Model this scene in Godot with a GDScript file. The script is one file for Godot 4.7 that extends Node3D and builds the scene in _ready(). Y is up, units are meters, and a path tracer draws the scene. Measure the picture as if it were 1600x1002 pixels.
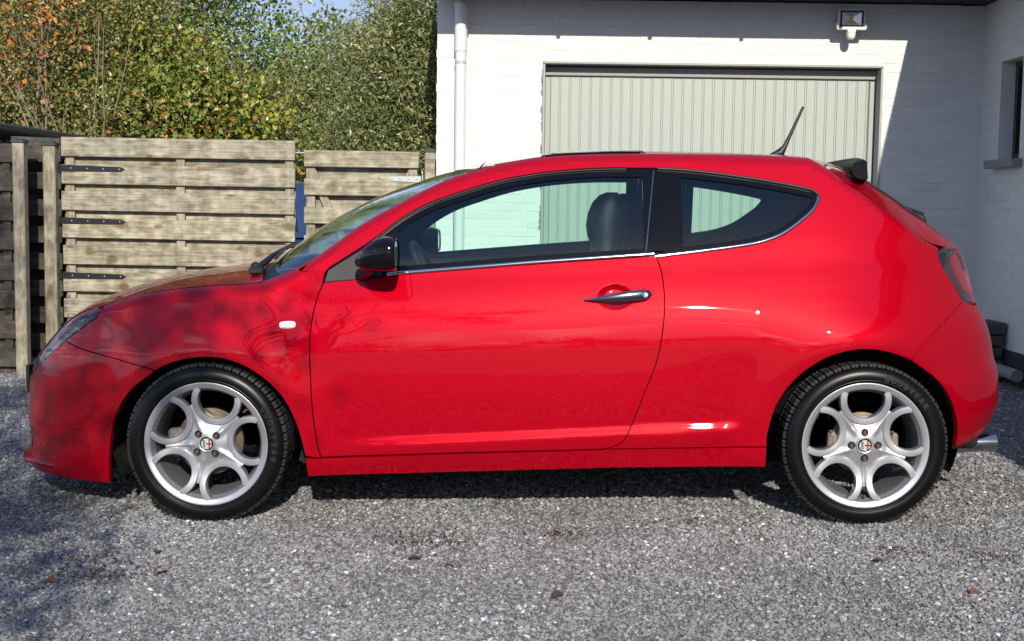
extends Node3D
# A red three-door hatchback parked side-on on a gravel drive in front of a white painted brick garage.

# ------------------------------------------------------------------ small helpers
class Curve1:                                   # monotone cubic through knots (x, y)
	var xs := PackedFloat64Array()
	var ys := PackedFloat64Array()
	var ms := PackedFloat64Array()
	func _init(k: Array) -> void:
		for p in k:
			xs.append(p[0])
			ys.append(p[1])
		var n := xs.size()
		ms.resize(n)
		for i in range(1, n - 1):
			var h0: float = xs[i] - xs[i - 1]
			var h1: float = xs[i + 1] - xs[i]
			var d0: float = (ys[i] - ys[i - 1]) / h0
			var d1: float = (ys[i + 1] - ys[i]) / h1
			if d0 * d1 > 0.0:
				var w1 := 2.0 * h1 + h0
				var w2 := h1 + 2.0 * h0
				ms[i] = (w1 + w2) / (w1 / d0 + w2 / d1)
		ms[0] = (ys[1] - ys[0]) / (xs[1] - xs[0])
		ms[n - 1] = (ys[n - 1] - ys[n - 2]) / (xs[n - 1] - xs[n - 2])
	func at(x: float) -> float:
		var n := xs.size()
		if x <= xs[0]:
			return ys[0]
		if x >= xs[n - 1]:
			return ys[n - 1]
		var i := xs.bsearch(x) - 1
		i = clampi(i, 0, n - 2)
		var h: float = xs[i + 1] - xs[i]
		var t: float = (x - xs[i]) / h
		var u := 1.0 - t
		return (1.0 + 2.0 * t) * u * u * ys[i] + t * u * u * h * ms[i] + t * t * (3.0 - 2.0 * t) * ys[i + 1] + t * t * (t - 1.0) * h * ms[i + 1]

class Shape:                                    # collects triangles; corners are given counter-clockwise seen from outside
	var v := PackedVector3Array()
	var n := PackedVector3Array()
	var uv := PackedVector2Array()
	var idx := PackedInt32Array()
	func vert(p: Vector3, nn: Vector3, t := Vector2.ZERO) -> int:
		v.append(p)
		n.append(nn)
		uv.append(t)
		return v.size() - 1
	func face(a: int, b: int, c: int) -> void:
		idx.append_array(PackedInt32Array([a, c, b]))
	func tri(a: Vector3, b: Vector3, c: Vector3) -> void:
		var nn := (b - a).cross(c - a).normalized()
		face(vert(a, nn), vert(b, nn), vert(c, nn))
	func quad(a: Vector3, b: Vector3, c: Vector3, d: Vector3) -> void:
		var nn := (c - a).cross(d - b).normalized()
		var ia := vert(a, nn, Vector2(0, 0))
		var ib := vert(b, nn, Vector2(1, 0))
		var ic := vert(c, nn, Vector2(1, 1))
		var id := vert(d, nn, Vector2(0, 1))
		face(ia, ib, ic)
		face(ia, ic, id)
	func box(c: Vector3, s: Vector3, b := Basis.IDENTITY) -> void:
		var h := s * 0.5
		for ax in 3:
			for sg in [-1.0, 1.0]:
				var e := Vector3.ZERO
				e[ax] = sg
				var f := Vector3.ZERO
				f[(ax + 1) % 3] = 1.0
				var g := Vector3.ZERO
				g[(ax + 2) % 3] = sg
				quad(c + b * ((e - f - g) * h), c + b * ((e + f - g) * h), c + b * ((e + f + g) * h), c + b * ((e - f + g) * h))
	func chamfer_box(c: Vector3, s: Vector3, r: float, b := Basis.IDENTITY) -> void:
		var h := s * 0.5
		var k := h - Vector3(r, r, r)
		for ax in 3:
			for sg in [-1.0, 1.0]:
				var p: Array[Vector3] = []
				for q in [[-1, -1], [1, -1], [1, 1], [-1, 1]]:
					var w := Vector3.ZERO
					w[ax] = sg * h[ax]
					w[(ax + 1) % 3] = q[0] * k[(ax + 1) % 3]
					w[(ax + 2) % 3] = q[1] * sg * k[(ax + 2) % 3]
					p.append(c + b * w)
				quad(p[0], p[1], p[2], p[3])
		for ax in 3:                            # the twelve edges
			var a1 := (ax + 1) % 3
			var a2 := (ax + 2) % 3
			for s1 in [-1.0, 1.0]:
				for s2 in [-1.0, 1.0]:
					var lo := Vector3.ZERO
					lo[ax] = -k[ax]
					var hi := Vector3.ZERO
					hi[ax] = k[ax]
					var u1 := Vector3.ZERO
					u1[a1] = s1 * h[a1]
					u1[a2] = s2 * k[a2]
					var u2 := Vector3.ZERO
					u2[a1] = s1 * k[a1]
					u2[a2] = s2 * h[a2]
					if s1 * s2 > 0.0:
						quad(c + b * (lo + u1), c + b * (lo + u2), c + b * (hi + u2), c + b * (hi + u1))
					else:
						quad(c + b * (hi + u1), c + b * (hi + u2), c + b * (lo + u2), c + b * (lo + u1))
		for sx in [-1.0, 1.0]:
			for sy in [-1.0, 1.0]:
				for sz in [-1.0, 1.0]:
					var x := c + b * Vector3(sx * h.x, sy * k.y, sz * k.z)
					var y := c + b * Vector3(sx * k.x, sy * h.y, sz * k.z)
					var z := c + b * Vector3(sx * k.x, sy * k.y, sz * h.z)
					if sx * sy * sz > 0.0:
						tri(x, y, z)
					else:
						tri(x, z, y)
	# rows of points joined into a skin; rows run so that (next in row) x (next row) points out
	func skin(rows: Array, closed := false) -> void:
		var m: int = rows[0].size()
		var first := v.size()
		for i in rows.size():
			for j in m:
				var ja := (j - 1 + m) % m if closed else maxi(j - 1, 0)
				var jb := (j + 1) % m if closed else mini(j + 1, m - 1)
				var du: Vector3 = rows[i][jb] - rows[i][ja]
				var dv: Vector3 = rows[mini(i + 1, rows.size() - 1)][j] - rows[maxi(i - 1, 0)][j]
				var nn := du.cross(dv)
				if nn.length_squared() < 1e-16:
					var i2 := 1 if i == 0 else rows.size() - 2
					nn = (rows[i2][jb] - rows[i2][ja]).cross(rows[i2][j] - rows[i][j]) if i == 0 else (rows[i2][jb] - rows[i2][ja]).cross(rows[i][j] - rows[i2][j])
				vert(rows[i][j], nn.normalized(), Vector2(float(j) / m, float(i) / rows.size()))
		for i in rows.size() - 1:
			for j in (m if closed else m - 1):
				var a := first + i * m + j
				var b := first + i * m + (j + 1) % m
				face(a, b, b + m)
				face(a, b + m, a + m)
	func tube(path: Array, radii, sides := 10, capped := true) -> void:
		var rows := []
		for i in path.size():
			var t: Vector3 = (path[mini(i + 1, path.size() - 1)] - path[maxi(i - 1, 0)]).normalized()
			var side := t.cross(Vector3(0.03, 1, 0.02) if absf(t.y) < 0.95 else Vector3(1, 0.02, 0.05)).normalized()
			var up := side.cross(t)
			var r: float = radii[i] if radii is Array else radii
			var row := []
			for j in sides:
				var a := -TAU * j / sides
				row.append(path[i] + (side * cos(a) + up * sin(a)) * r)
			rows.append(row)
		skin(rows, true)
		if capped:
			for e in [0, path.size() - 1]:
				for j in range(1, sides - 1):
					if e == 0:
						tri(rows[e][0], rows[e][j + 1], rows[e][j])
					else:
						tri(rows[e][0], rows[e][j], rows[e][j + 1])
	# a profile of (radius, height) turned about an axis through c along ax
	func lathe(profile: Array, c: Vector3, ax: Vector3, sides := 48, arc := TAU, from := 0.0) -> void:
		var s := ax.cross(Vector3(1, 0, 0) if absf(ax.x) < 0.9 else Vector3(0, 1, 0)).normalized()
		var u := ax.cross(s)
		var rows := []
		for p in profile:
			var row := []
			var whole := arc > TAU - 0.001
			for j in (sides if whole else sides + 1):
				var a := from + arc * j / sides
				row.append(c + (s * cos(a) + u * sin(a)) * p[0] + ax * p[1])
			rows.append(row)
		skin(rows, arc > TAU - 0.001)
	# a flat outline (counter-clockwise in the plane of ex, ey) given thickness along ez
	func prism(poly: PackedVector2Array, o: Vector3, ex: Vector3, ey: Vector3, depth: float, bevel := 0.0) -> void:
		var ez := ex.cross(ey).normalized()
		if not Geometry2D.is_polygon_clockwise(poly):
			pass
		else:
			poly = poly.duplicate()
			poly.reverse()
		var inner := poly
		if bevel > 0.0:
			var off := Geometry2D.offset_polygon(poly, -bevel, Geometry2D.JOIN_MITER)
			if off.size() and off[0].size() == poly.size():
				inner = off[0]
				if Geometry2D.is_polygon_clockwise(inner):
					inner.reverse()
				var best := 0
				for i in inner.size():
					if inner[i].distance_to(poly[0]) < inner[best].distance_to(poly[0]):
						best = i
				var turned := PackedVector2Array()
				for i in inner.size():
					turned.append(inner[(best + i) % inner.size()])
				inner = turned
			else:
				bevel = 0.0
		var t := Geometry2D.triangulate_polygon(inner)
		for k in range(0, t.size(), 3):
			var a := inner[t[k]]
			var b := inner[t[k + 1]]
			var c := inner[t[k + 2]]
			if (b - a).cross(c - a) < 0.0:
				var w := b
				b = c
				c = w
			tri(o + ex * a.x + ey * a.y + ez * depth, o + ex * b.x + ey * b.y + ez * depth, o + ex * c.x + ey * c.y + ez * depth)
			tri(o + ex * a.x + ey * a.y, o + ex * c.x + ey * c.y, o + ex * b.x + ey * b.y)
		for i in poly.size():
			var a := poly[i]
			var b := poly[(i + 1) % poly.size()]
			var a3 := o + ex * a.x + ey * a.y
			var b3 := o + ex * b.x + ey * b.y
			var lift := ez * (depth - bevel)
			quad(a3, b3, b3 + lift, a3 + lift)
			if bevel > 0.0:
				var c := inner[i]
				var d := inner[(i + 1) % inner.size()]
				quad(a3 + lift, b3 + lift, o + ex * d.x + ey * d.y + ez * depth, o + ex * c.x + ey * c.y + ez * depth)
	func add(m: Shape, t: Transform3D) -> void:
		var first := v.size()
		for i in m.v.size():
			v.append(t * m.v[i])
			n.append((t.basis * m.n[i]).normalized())
		uv.append_array(m.uv)
		for i in m.idx:
			idx.append(first + i)
	func mesh() -> ArrayMesh:
		var a := []
		a.resize(Mesh.ARRAY_MAX)
		a[Mesh.ARRAY_VERTEX] = v
		a[Mesh.ARRAY_NORMAL] = n
		a[Mesh.ARRAY_TEX_UV] = uv
		a[Mesh.ARRAY_INDEX] = idx
		var m := ArrayMesh.new()
		if idx.size():
			m.add_surface_from_arrays(Mesh.PRIMITIVE_TRIANGLES, a)
		return m

func flipped(m: ArrayMesh) -> ArrayMesh:        # the other side of the car
	var a := m.surface_get_arrays(0)
	var v: PackedVector3Array = a[Mesh.ARRAY_VERTEX]
	var n: PackedVector3Array = a[Mesh.ARRAY_NORMAL]
	var idx: PackedInt32Array = a[Mesh.ARRAY_INDEX]
	for i in v.size():
		v[i].z = -v[i].z
		n[i].z = -n[i].z
	for i in range(0, idx.size(), 3):
		var k := idx[i + 1]
		idx[i + 1] = idx[i + 2]
		idx[i + 2] = k
	a[Mesh.ARRAY_VERTEX] = v
	a[Mesh.ARRAY_NORMAL] = n
	a[Mesh.ARRAY_INDEX] = idx
	var r := ArrayMesh.new()
	r.add_surface_from_arrays(Mesh.PRIMITIVE_TRIANGLES, a)
	return r

func put(called: String, m, mat: Material, parent: Node = self, at := Vector3.ZERO) -> MeshInstance3D:
	var o := MeshInstance3D.new()
	o.name = called
	o.mesh = m.mesh() if m is Shape else m
	o.material_override = mat
	o.position = at
	parent.add_child(o, true)
	return o

func thing(called: String, label: String, category: String, at := Vector3.ZERO, group := "") -> Node3D:
	var o := Node3D.new()
	o.name = called
	add_child(o, true)
	o.position = at
	tag(o, label, category, group)
	return o

func tag(o: Node, label: String, category: String, group := "") -> void:
	o.set_meta("label", label)
	o.set_meta("category", category)
	if group:
		o.set_meta("group", group)

func lin(r: float, g: float, b: float) -> Color:  # a linear base colour as Godot's colour
	return Color(r, g, b).linear_to_srgb()

func mat(c: Color, rough := 0.7, metal := 0.0, coat := 0.0) -> StandardMaterial3D:
	var m := StandardMaterial3D.new()
	m.albedo_color = c
	m.roughness = rough
	m.metallic = metal
	if coat > 0.0:
		m.clearcoat_enabled = true
		m.clearcoat = coat
		m.clearcoat_roughness = 0.03
	return m

var rng := RandomNumberGenerator.new()
var M := {}

# thin fair-weather clouds strewn all round the sky
func cloud_cover() -> ImageTexture:
	var n := FastNoiseLite.new()
	n.seed = 31
	n.frequency = 1.0
	n.fractal_octaves = 5
	var w := 512
	var h := 256
	var im := Image.create(w, h, false, Image.FORMAT_RGBA8)
	for y in h:
		var up := PI * (0.5 - (y + 0.5) / h)
		for x in w:
			var a := TAU * x / w
			var d := Vector3(cos(a) * cos(up), sin(up), sin(a) * cos(up))
			var q := d / maxf(0.12, d.y + 0.10)
			var k := n.get_noise_3d(q.x * 0.55, 2.0, q.z * 1.1) * 0.5 + 0.5
			im.set_pixel(x, y, Color(1.0, 1.0, 1.0, 0.95 * smoothstep(0.50, 0.74, k) * smoothstep(0.0, 0.10, d.y) * smoothstep(0.62, 0.22, d.y)))
	return ImageTexture.create_from_image(im)

func _ready() -> void:
	# ---------------- camera, sky, sun, exposure
	var cam := Camera3D.new()
	cam.name = "camera"
	add_child(cam)
	cam.transform = Transform3D(Basis(Vector3(1, 0, 0), deg_to_rad(-5.102)) * Basis(Vector3(0, 0, 1), deg_to_rad(0.8)), Vector3(-0.118, 1.223, 5.8))
	cam.fov = 27.26
	cam.near = 0.05
	cam.far = 500.0
	cam.current = true
	var sky := ProceduralSkyMaterial.new()
	sky.sky_top_color = Color(0.32, 0.42, 0.60)
	sky.sky_horizon_color = Color(0.69, 0.76, 0.83)
	sky.sky_curve = 0.13
	sky.ground_bottom_color = Color(0.30, 0.30, 0.29)
	sky.ground_horizon_color = Color(0.50, 0.52, 0.52)
	sky.sky_energy_multiplier = 1.18
	sky.ground_energy_multiplier = 0.6
	sky.sun_angle_max = 36.0
	sky.sun_curve = 0.45
	sky.sky_cover = cloud_cover()
	sky.sky_cover_modulate = Color(1, 1, 1, 1)
	var env := Environment.new()
	env.background_mode = Environment.BG_SKY
	env.sky = Sky.new()
	env.sky.sky_material = sky
	env.tonemap_mode = Environment.TONE_MAPPER_LINEAR
	env.tonemap_exposure = 1.27
	env.sdfgi_enabled = true
	env.ssao_enabled = true
	env.ssil_enabled = true
	var we := WorldEnvironment.new()
	we.name = "world_environment"
	we.environment = env
	add_child(we)
	var sun := DirectionalLight3D.new()
	sun.name = "sun"
	sun.light_energy = 1.4
	sun.light_color = Color(1.0, 0.965, 0.91)
	sun.light_angular_distance = 0.5
	sun.shadow_enabled = true
	add_child(sun)
	var to_sun := Vector3(0.095, 0.50, 1.0).normalized()
	sun.basis = Basis.looking_at(-to_sun, Vector3.UP)
	rng.seed = 77
	make_materials()
	build_ground()
	build_house()
	build_fences()
	build_trees()
	build_car()
	build_small_things()

func grain_image(w: int, h: int, upright: bool, lo: Color, hi: Color, sd: int) -> ImageTexture:
	# boards' wood: fine streaks along the grain that swerve round knots, over broad weathered blotches; repeats without a seam
	var a := FastNoiseLite.new()
	a.seed = sd
	a.noise_type = FastNoiseLite.TYPE_SIMPLEX_SMOOTH
	a.frequency = 1.0
	a.fractal_octaves = 3
	var r := RandomNumberGenerator.new()
	r.seed = sd
	var knots := []
	for k in 5:
		knots.append([r.randf(), r.randf(), r.randf_range(0.012, 0.030)])
	var im := Image.create(w, h, false, Image.FORMAT_RGB8)
	for y in h:
		for x in w:
			var u := float(x) / w
			var v := float(y) / h
			if upright:
				var c := u
				u = v
				v = c
			var dark := 0.0
			for q in knots:
				var dx: float = absf(u - q[0])
				dx = minf(dx, 1.0 - dx)
				var dy: float = v - q[1]
				dy -= roundf(dy)
				dy *= 0.32
				var d: float = sqrt(dx * dx * 0.35 + dy * dy) / q[2]
				v += 0.03 * signf(dy) * exp(-d * 2.4)
				dark = maxf(dark, (0.75 + 0.25 * sin(d * 16.0)) * smoothstep(1.15, 0.5, d))
			var p := Vector2(cos(TAU * u), sin(TAU * u))
			var q2 := Vector2(cos(TAU * v), sin(TAU * v))
			var streak := a.get_noise_3d(q2.x * 4.5, q2.y * 4.5, 3.0 + p.x * 0.7)
			var hair := a.get_noise_3d(q2.x * 14.0, q2.y * 14.0, 9.0 + p.y * 1.3)
			var blotch := a.get_noise_3d(p.x * 1.8, p.y * 1.8, 21.0 + q2.x * 0.9)
			var k := 0.56 + 0.42 * streak + 0.32 * hair + 0.55 * blotch - 0.55 * dark
			var c := lo.lerp(hi, clampf(k, 0.0, 1.0))
			var algae := a.get_noise_3d(p.x * 1.3, p.y * 1.3, 40.0 + q2.y * 1.4)
			c = c.lerp(Color(c.r * 0.74, c.g * 0.73, c.b * 0.66), clampf(algae * 1.5, 0.0, 0.6))
			c = c.lerp(Color(c.r * 0.9, c.g * 0.72, c.b * 0.5), dark * 0.5)
			im.set_pixel(x, y, c)
	im.generate_mipmaps()
	return ImageTexture.create_from_image(im)

func make_materials() -> void:
	var p := mat(lin(0.36, 0.0, 0.009), 0.52, 0.35, 0.8)
	p.metallic_specular = 0.1
	p.clearcoat_roughness = 0.015
	M.paint = p
	M.lining = mat(lin(0.0045, 0.0045, 0.005), 0.95)
	M.lining.metallic_specular = 0.1
	M.black_gloss = mat(lin(0.004, 0.004, 0.005), 0.08)
	M.black_gloss.metallic_specular = 0.4
	M.black_satin = mat(lin(0.005, 0.005, 0.006), 0.4)
	M.black_satin.metallic_specular = 0.2
	M.black_plastic = mat(lin(0.012, 0.012, 0.013), 0.5)
	M.seal = mat(lin(0.012, 0.012, 0.013), 0.4)
	M.under = mat(lin(0.006, 0.006, 0.006), 0.9)
	M.chrome = mat(lin(0.55, 0.57, 0.60), 0.10, 1.0)
	M.dark_chrome = mat(lin(0.30, 0.32, 0.35), 0.14, 1.0)
	M.alloy = mat(lin(0.44, 0.45, 0.48), 0.38, 0.7, 0.5)
	M.alloy_inner = mat(lin(0.42, 0.43, 0.45), 0.4, 0.8)
	M.rubber = mat(lin(0.004, 0.004, 0.0042), 0.34)
	M.rubber.metallic_specular = 0.35
	M.rubber_letter = mat(lin(0.018, 0.018, 0.018), 0.4)
	M.tread = mat(lin(0.014, 0.014, 0.014), 0.7)
	M.disc = mat(lin(0.17, 0.135, 0.10), 0.42, 0.8)
	M.caliper = mat(lin(0.20, 0.175, 0.145), 0.7)
	M.rust = mat(lin(0.12, 0.055, 0.035), 0.7, 0.3)
	M.seat = mat(lin(0.012, 0.013, 0.015), 0.5)
	M.dash = mat(lin(0.03, 0.032, 0.035), 0.6)
	M.badge_white = mat(lin(0.45, 0.45, 0.44), 0.25, 0.0, 1.0)
	M.badge_red = mat(lin(0.22, 0.01, 0.01), 0.25, 0.0, 1.0)
	M.badge_green = mat(lin(0.01, 0.07, 0.05), 0.25, 0.0, 1.0)
	M.plate = mat(lin(0.75, 0.75, 0.72), 0.4)
	M.amber = mat(lin(0.78, 0.78, 0.76), 0.15, 0.0, 1.0)
	var g := mat(lin(0.78, 0.98, 0.92), 0.0)
	g.refraction_enabled = true
	g.refraction_scale = 0.05
	g.transparency = BaseMaterial3D.TRANSPARENCY_ALPHA
	g.albedo_color = Color(lin(0.78, 0.98, 0.92), 0.0)
	M.glass = g
	var c := mat(Color.WHITE, 0.02)
	c.transparency = BaseMaterial3D.TRANSPARENCY_ALPHA
	c.albedo_color = Color(0.8, 0.85, 0.9, 0.015)
	M.clear = c
	M.red_lens = mat(lin(0.24, 0.002, 0.012), 0.2)
	M.lamp_base = mat(lin(0.03, 0.03, 0.034), 0.3, 0.4)
	M.roof_glass = mat(lin(0.006, 0.007, 0.008), 0.05, 0.0, 1.0)
	M.screen_glass = mat(lin(0.004, 0.006, 0.008), 0.03)
	# house
	M.white = []
	for k in 4:
		var w: float = [0.64, 0.615, 0.63, 0.60][k]
		M.white.append(mat(lin(w, w * 0.998, w * 0.975), 0.75))
	var wall := mat(lin(0.63, 0.625, 0.605), 0.85)
	wall.heightmap_enabled = false
	var nt := NoiseTexture2D.new()
	nt.width = 512
	nt.height = 512
	nt.seamless = true
	nt.as_normal_map = true
	nt.bump_strength = 2.0
	var fn := FastNoiseLite.new()
	fn.seed = 5
	fn.frequency = 0.03
	fn.fractal_octaves = 5
	nt.noise = fn
	for w in M.white + [wall]:
		w.normal_enabled = true
		w.normal_texture = nt
		w.normal_scale = 0.5
		w.uv1_triplanar = true
		w.uv1_world_triplanar = true
		w.uv1_scale = Vector3(2.6, 7.0, 2.6)
	M.wall = wall
	M.door_paint = mat(lin(0.315, 0.355, 0.322), 0.45)
	M.door_edge = mat(lin(0.29, 0.315, 0.285), 0.5)
	M.lintel = mat(lin(0.28, 0.275, 0.265), 0.7)
	M.pipe = mat(lin(0.62, 0.63, 0.62), 0.35)
	M.pipe_joint = mat(lin(0.40, 0.41, 0.41), 0.4)
	M.pipe_cream = mat(lin(0.62, 0.58, 0.44), 0.45)
	M.soffit = mat(lin(0.045, 0.035, 0.03), 0.7)
	M.fascia = mat(lin(0.06, 0.05, 0.045), 0.6)
	M.roof_tile = mat(lin(0.05, 0.045, 0.045), 0.8)
	M.sill = mat(lin(0.22, 0.22, 0.23), 0.8)
	M.jamb = mat(lin(0.34, 0.335, 0.31), 0.7)
	M.plinth = mat(lin(0.022, 0.022, 0.024), 0.8)
	M.slab = mat(lin(0.07, 0.07, 0.065), 0.9)
	M.window_dark = mat(lin(0.01, 0.011, 0.013), 0.08)
	M.window_frame = mat(lin(0.03, 0.026, 0.022), 0.5)
	M.lamp_case = mat(lin(0.55, 0.56, 0.57), 0.45)
	M.lamp_white = mat(lin(0.72, 0.71, 0.66), 0.5)
	M.reflector = mat(lin(0.75, 0.76, 0.78), 0.25, 0.9)
	M.led = mat(lin(0.55, 0.50, 0.04), 0.5)
	# timber
	M.timber = []
	var tones := [[0.37, 0.338, 0.26], [0.33, 0.30, 0.228], [0.40, 0.372, 0.29], [0.295, 0.265, 0.20], [0.345, 0.318, 0.25]]
	for k in tones.size():
		var t: Array = tones[k]
		var m := mat(Color.WHITE, 0.85)
		m.albedo_texture = grain_image(512, 128, false, lin(t[0] * 0.42, t[1] * 0.40, t[2] * 0.36), lin(t[0] * 1.3, t[1] * 1.3, t[2] * 1.3), 20 + k)
		m.uv1_triplanar = true
		m.uv1_world_triplanar = true
		m.uv1_scale = Vector3(0.8, 2.3, 2.3)
		m.uv1_offset = Vector3(k * 0.37, k * 0.21, 0)
		M.timber.append(m)
	M.timber_up = []
	for k in 2:
		var m: StandardMaterial3D = M.timber[k * 2].duplicate()
		m.albedo_texture = grain_image(128, 512, true, lin(0.18, 0.158, 0.115), lin(0.39, 0.355, 0.275), 40 + k)
		m.uv1_scale = Vector3(3.4, 0.9, 3.4)
		M.timber_up.append(m)
	M.timber_dark = []
	for k in 2:
		var m: StandardMaterial3D = M.timber[k].duplicate()
		m.albedo_texture = grain_image(512, 128, false, lin(0.022, 0.02, 0.016), lin(0.11, 0.098, 0.075), 50 + k)
		M.timber_dark.append(m)
	M.iron = mat(lin(0.012, 0.013, 0.016), 0.4, 0.3)
	M.zinc = mat(lin(0.35, 0.38, 0.37), 0.5, 0.7)
	M.cap = mat(lin(0.03, 0.035, 0.045), 0.45)
	M.gutter = mat(lin(0.05, 0.06, 0.075), 0.4)
	M.blue_paint = mat(lin(0.02, 0.045, 0.12), 0.35, 0.0, 1.0)
	M.bark = mat(lin(0.26, 0.22, 0.16), 0.9)
	M.bark_dark = mat(lin(0.07, 0.055, 0.04), 0.9)
	M.dry_leaf = [mat(lin(0.16, 0.065, 0.03), 0.8), mat(lin(0.06, 0.04, 0.028), 0.85), mat(lin(0.35, 0.18, 0.05), 0.8)]
	var lf := mat(Color.WHITE, 0.36)
	lf.vertex_color_use_as_albedo = true
	lf.backlight_enabled = true
	lf.backlight = Color(0.55, 0.6, 0.3)
	M.leaf = lf
	var st := mat(Color.WHITE, 0.85)
	st.vertex_color_use_as_albedo = true
	M.stone = st
	# gravel under the loose stones
	var im := Image.create(1024, 1024, false, Image.FORMAT_RGB8)
	var hi := Image.create(1024, 1024, false, Image.FORMAT_R8)
	var cel := FastNoiseLite.new()
	cel.noise_type = FastNoiseLite.TYPE_CELLULAR
	cel.frequency = 0.055
	cel.cellular_return_type = FastNoiseLite.RETURN_CELL_VALUE
	cel.seed = 3
	var dist: FastNoiseLite = cel.duplicate()
	dist.cellular_return_type = FastNoiseLite.RETURN_DISTANCE2_SUB
	var broad := FastNoiseLite.new()
	broad.frequency = 0.004
	broad.seed = 8
	for y in 1024:
		for x in 1024:
			var k := cel.get_noise_2d(x, y) * 0.5 + 0.5
			var d := dist.get_noise_2d(x, y) + 1.0
			var b := 0.10 + 0.12 * k + 0.03 * broad.get_noise_2d(x, y)
			im.set_pixel(x, y, lin(b, b * 0.99, b * 0.97))
			hi.set_pixel(x, y, Color(clampf(d * 1.3, 0.0, 1.0), 0, 0))
	var gr := mat(Color.WHITE, 0.9)
	gr.albedo_texture = ImageTexture.create_from_image(im)
	gr.heightmap_enabled = true
	gr.heightmap_texture = ImageTexture.create_from_image(hi)
	gr.heightmap_scale = 0.8
	gr.uv1_triplanar = true
	gr.uv1_world_triplanar = true
	gr.uv1_scale = Vector3(1.3, 1.3, 1.3)
	M.gravel = gr

# ------------------------------------------------------------------ the car's skin
# car axes: x towards the tail, y up, z towards its left side; origin on the ground between the axles
const X0F := -0.85
const NF := 2.8
const KF := 1.3
const X0R := 0.85
const NR := 3.2
const KR := 1.05
const UTIP := X0F - KF * PI / 2.0
const UTAIL := X0R + KR * PI / 2.0
const FRONT := Vector2(-1.2555, 0.305)
const REAR := Vector2(1.2555, 0.305)
var half := Curve1.new([[0.10, 0.770], [0.155, 0.800], [0.20, 0.815], [0.235, 0.824], [0.28, 0.829], [0.34, 0.831], [0.42, 0.835], [0.55, 0.839], [0.66, 0.839], [0.74, 0.833], [0.80, 0.822], [0.86, 0.803], [0.905, 0.785], [0.95, 0.765], [1.05, 0.724], [1.2, 0.655], [1.36, 0.575], [1.5, 0.50]])
var nose := Curve1.new([[0.08, -2.12], [0.14, -2.19], [0.20, -2.175], [0.26, -2.172], [0.33, -2.185], [0.42, -2.178], [0.5, -2.172], [0.56, -2.158], [0.62, -2.14], [0.7, -2.10], [0.8, -2.08]])
var tail := Curve1.new([[0.12, 1.82], [0.2, 1.84], [0.27, 1.855], [0.35, 1.902], [0.43, 1.925], [0.52, 1.922], [0.6, 1.898], [0.68, 1.882], [0.76, 1.852], [0.85, 1.808], [0.93, 1.788], [1.0, 1.772], [1.05, 1.765]])
var edge := Curve1.new([[-2.16, 0.50], [-2.10, 0.562], [-2.05, 0.610], [-1.986, 0.668], [-1.927, 0.720], [-1.856, 0.765], [-1.78, 0.800], [-1.70, 0.824], [-1.448, 0.886], [-1.237, 0.907], [-1.06, 0.918], [-0.98, 0.940], [-0.886, 0.985], [-0.787, 1.052], [-0.68, 1.133], [-0.535, 1.217], [-0.343, 1.314], [-0.2, 1.360], [-0.085, 1.385], [0.046, 1.404], [0.22, 1.414], [0.41, 1.416], [0.607, 1.413], [0.934, 1.404], [1.07, 1.395], [1.13, 1.366], [1.168, 1.338], [1.298, 1.243], [1.443, 1.134], [1.54, 1.062], [1.62, 1.042], [1.70, 1.028], [1.79, 1.0]])
var edge_r := Curve1.new([[-2.2, 0.03], [-1.7, 0.04], [-1.2, 0.05], [-0.95, 0.04], [-0.7, 0.03], [1.0, 0.035], [1.2, 0.03], [1.5, 0.03], [1.8, 0.02]])
var crown := Curve1.new([[-2.16, 0.505], [-2.10, 0.63], [-2.05, 0.695], [-1.95, 0.775], [-1.85, 0.826], [-1.7, 0.882], [-1.55, 0.921], [-1.4, 0.944], [-1.25, 0.960], [-1.12, 0.980], [-1.0, 1.068], [-0.9, 1.142], [-0.8, 1.199], [-0.7, 1.247], [-0.55, 1.3026], [-0.4, 1.3505], [-0.25, 1.389], [-0.1, 1.415], [0.05, 1.430], [0.2, 1.437], [0.4, 1.441], [0.6, 1.437], [0.8, 1.4315], [1.0, 1.4214], [1.15, 1.408], [1.25, 1.380], [1.35, 1.335], [1.45, 1.277], [1.55, 1.208], [1.65, 1.133], [1.72, 1.073], [1.765, 1.03], [1.79, 1.0]])
var crown_p := Curve1.new([[-2.2, 2.0], [-1.6, 2.4], [-1.1, 2.4], [-0.9, 2.2], [-0.3, 2.4], [1.0, 2.6], [1.3, 2.6], [1.8, 2.4]])
const PM := 1.2566

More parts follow.
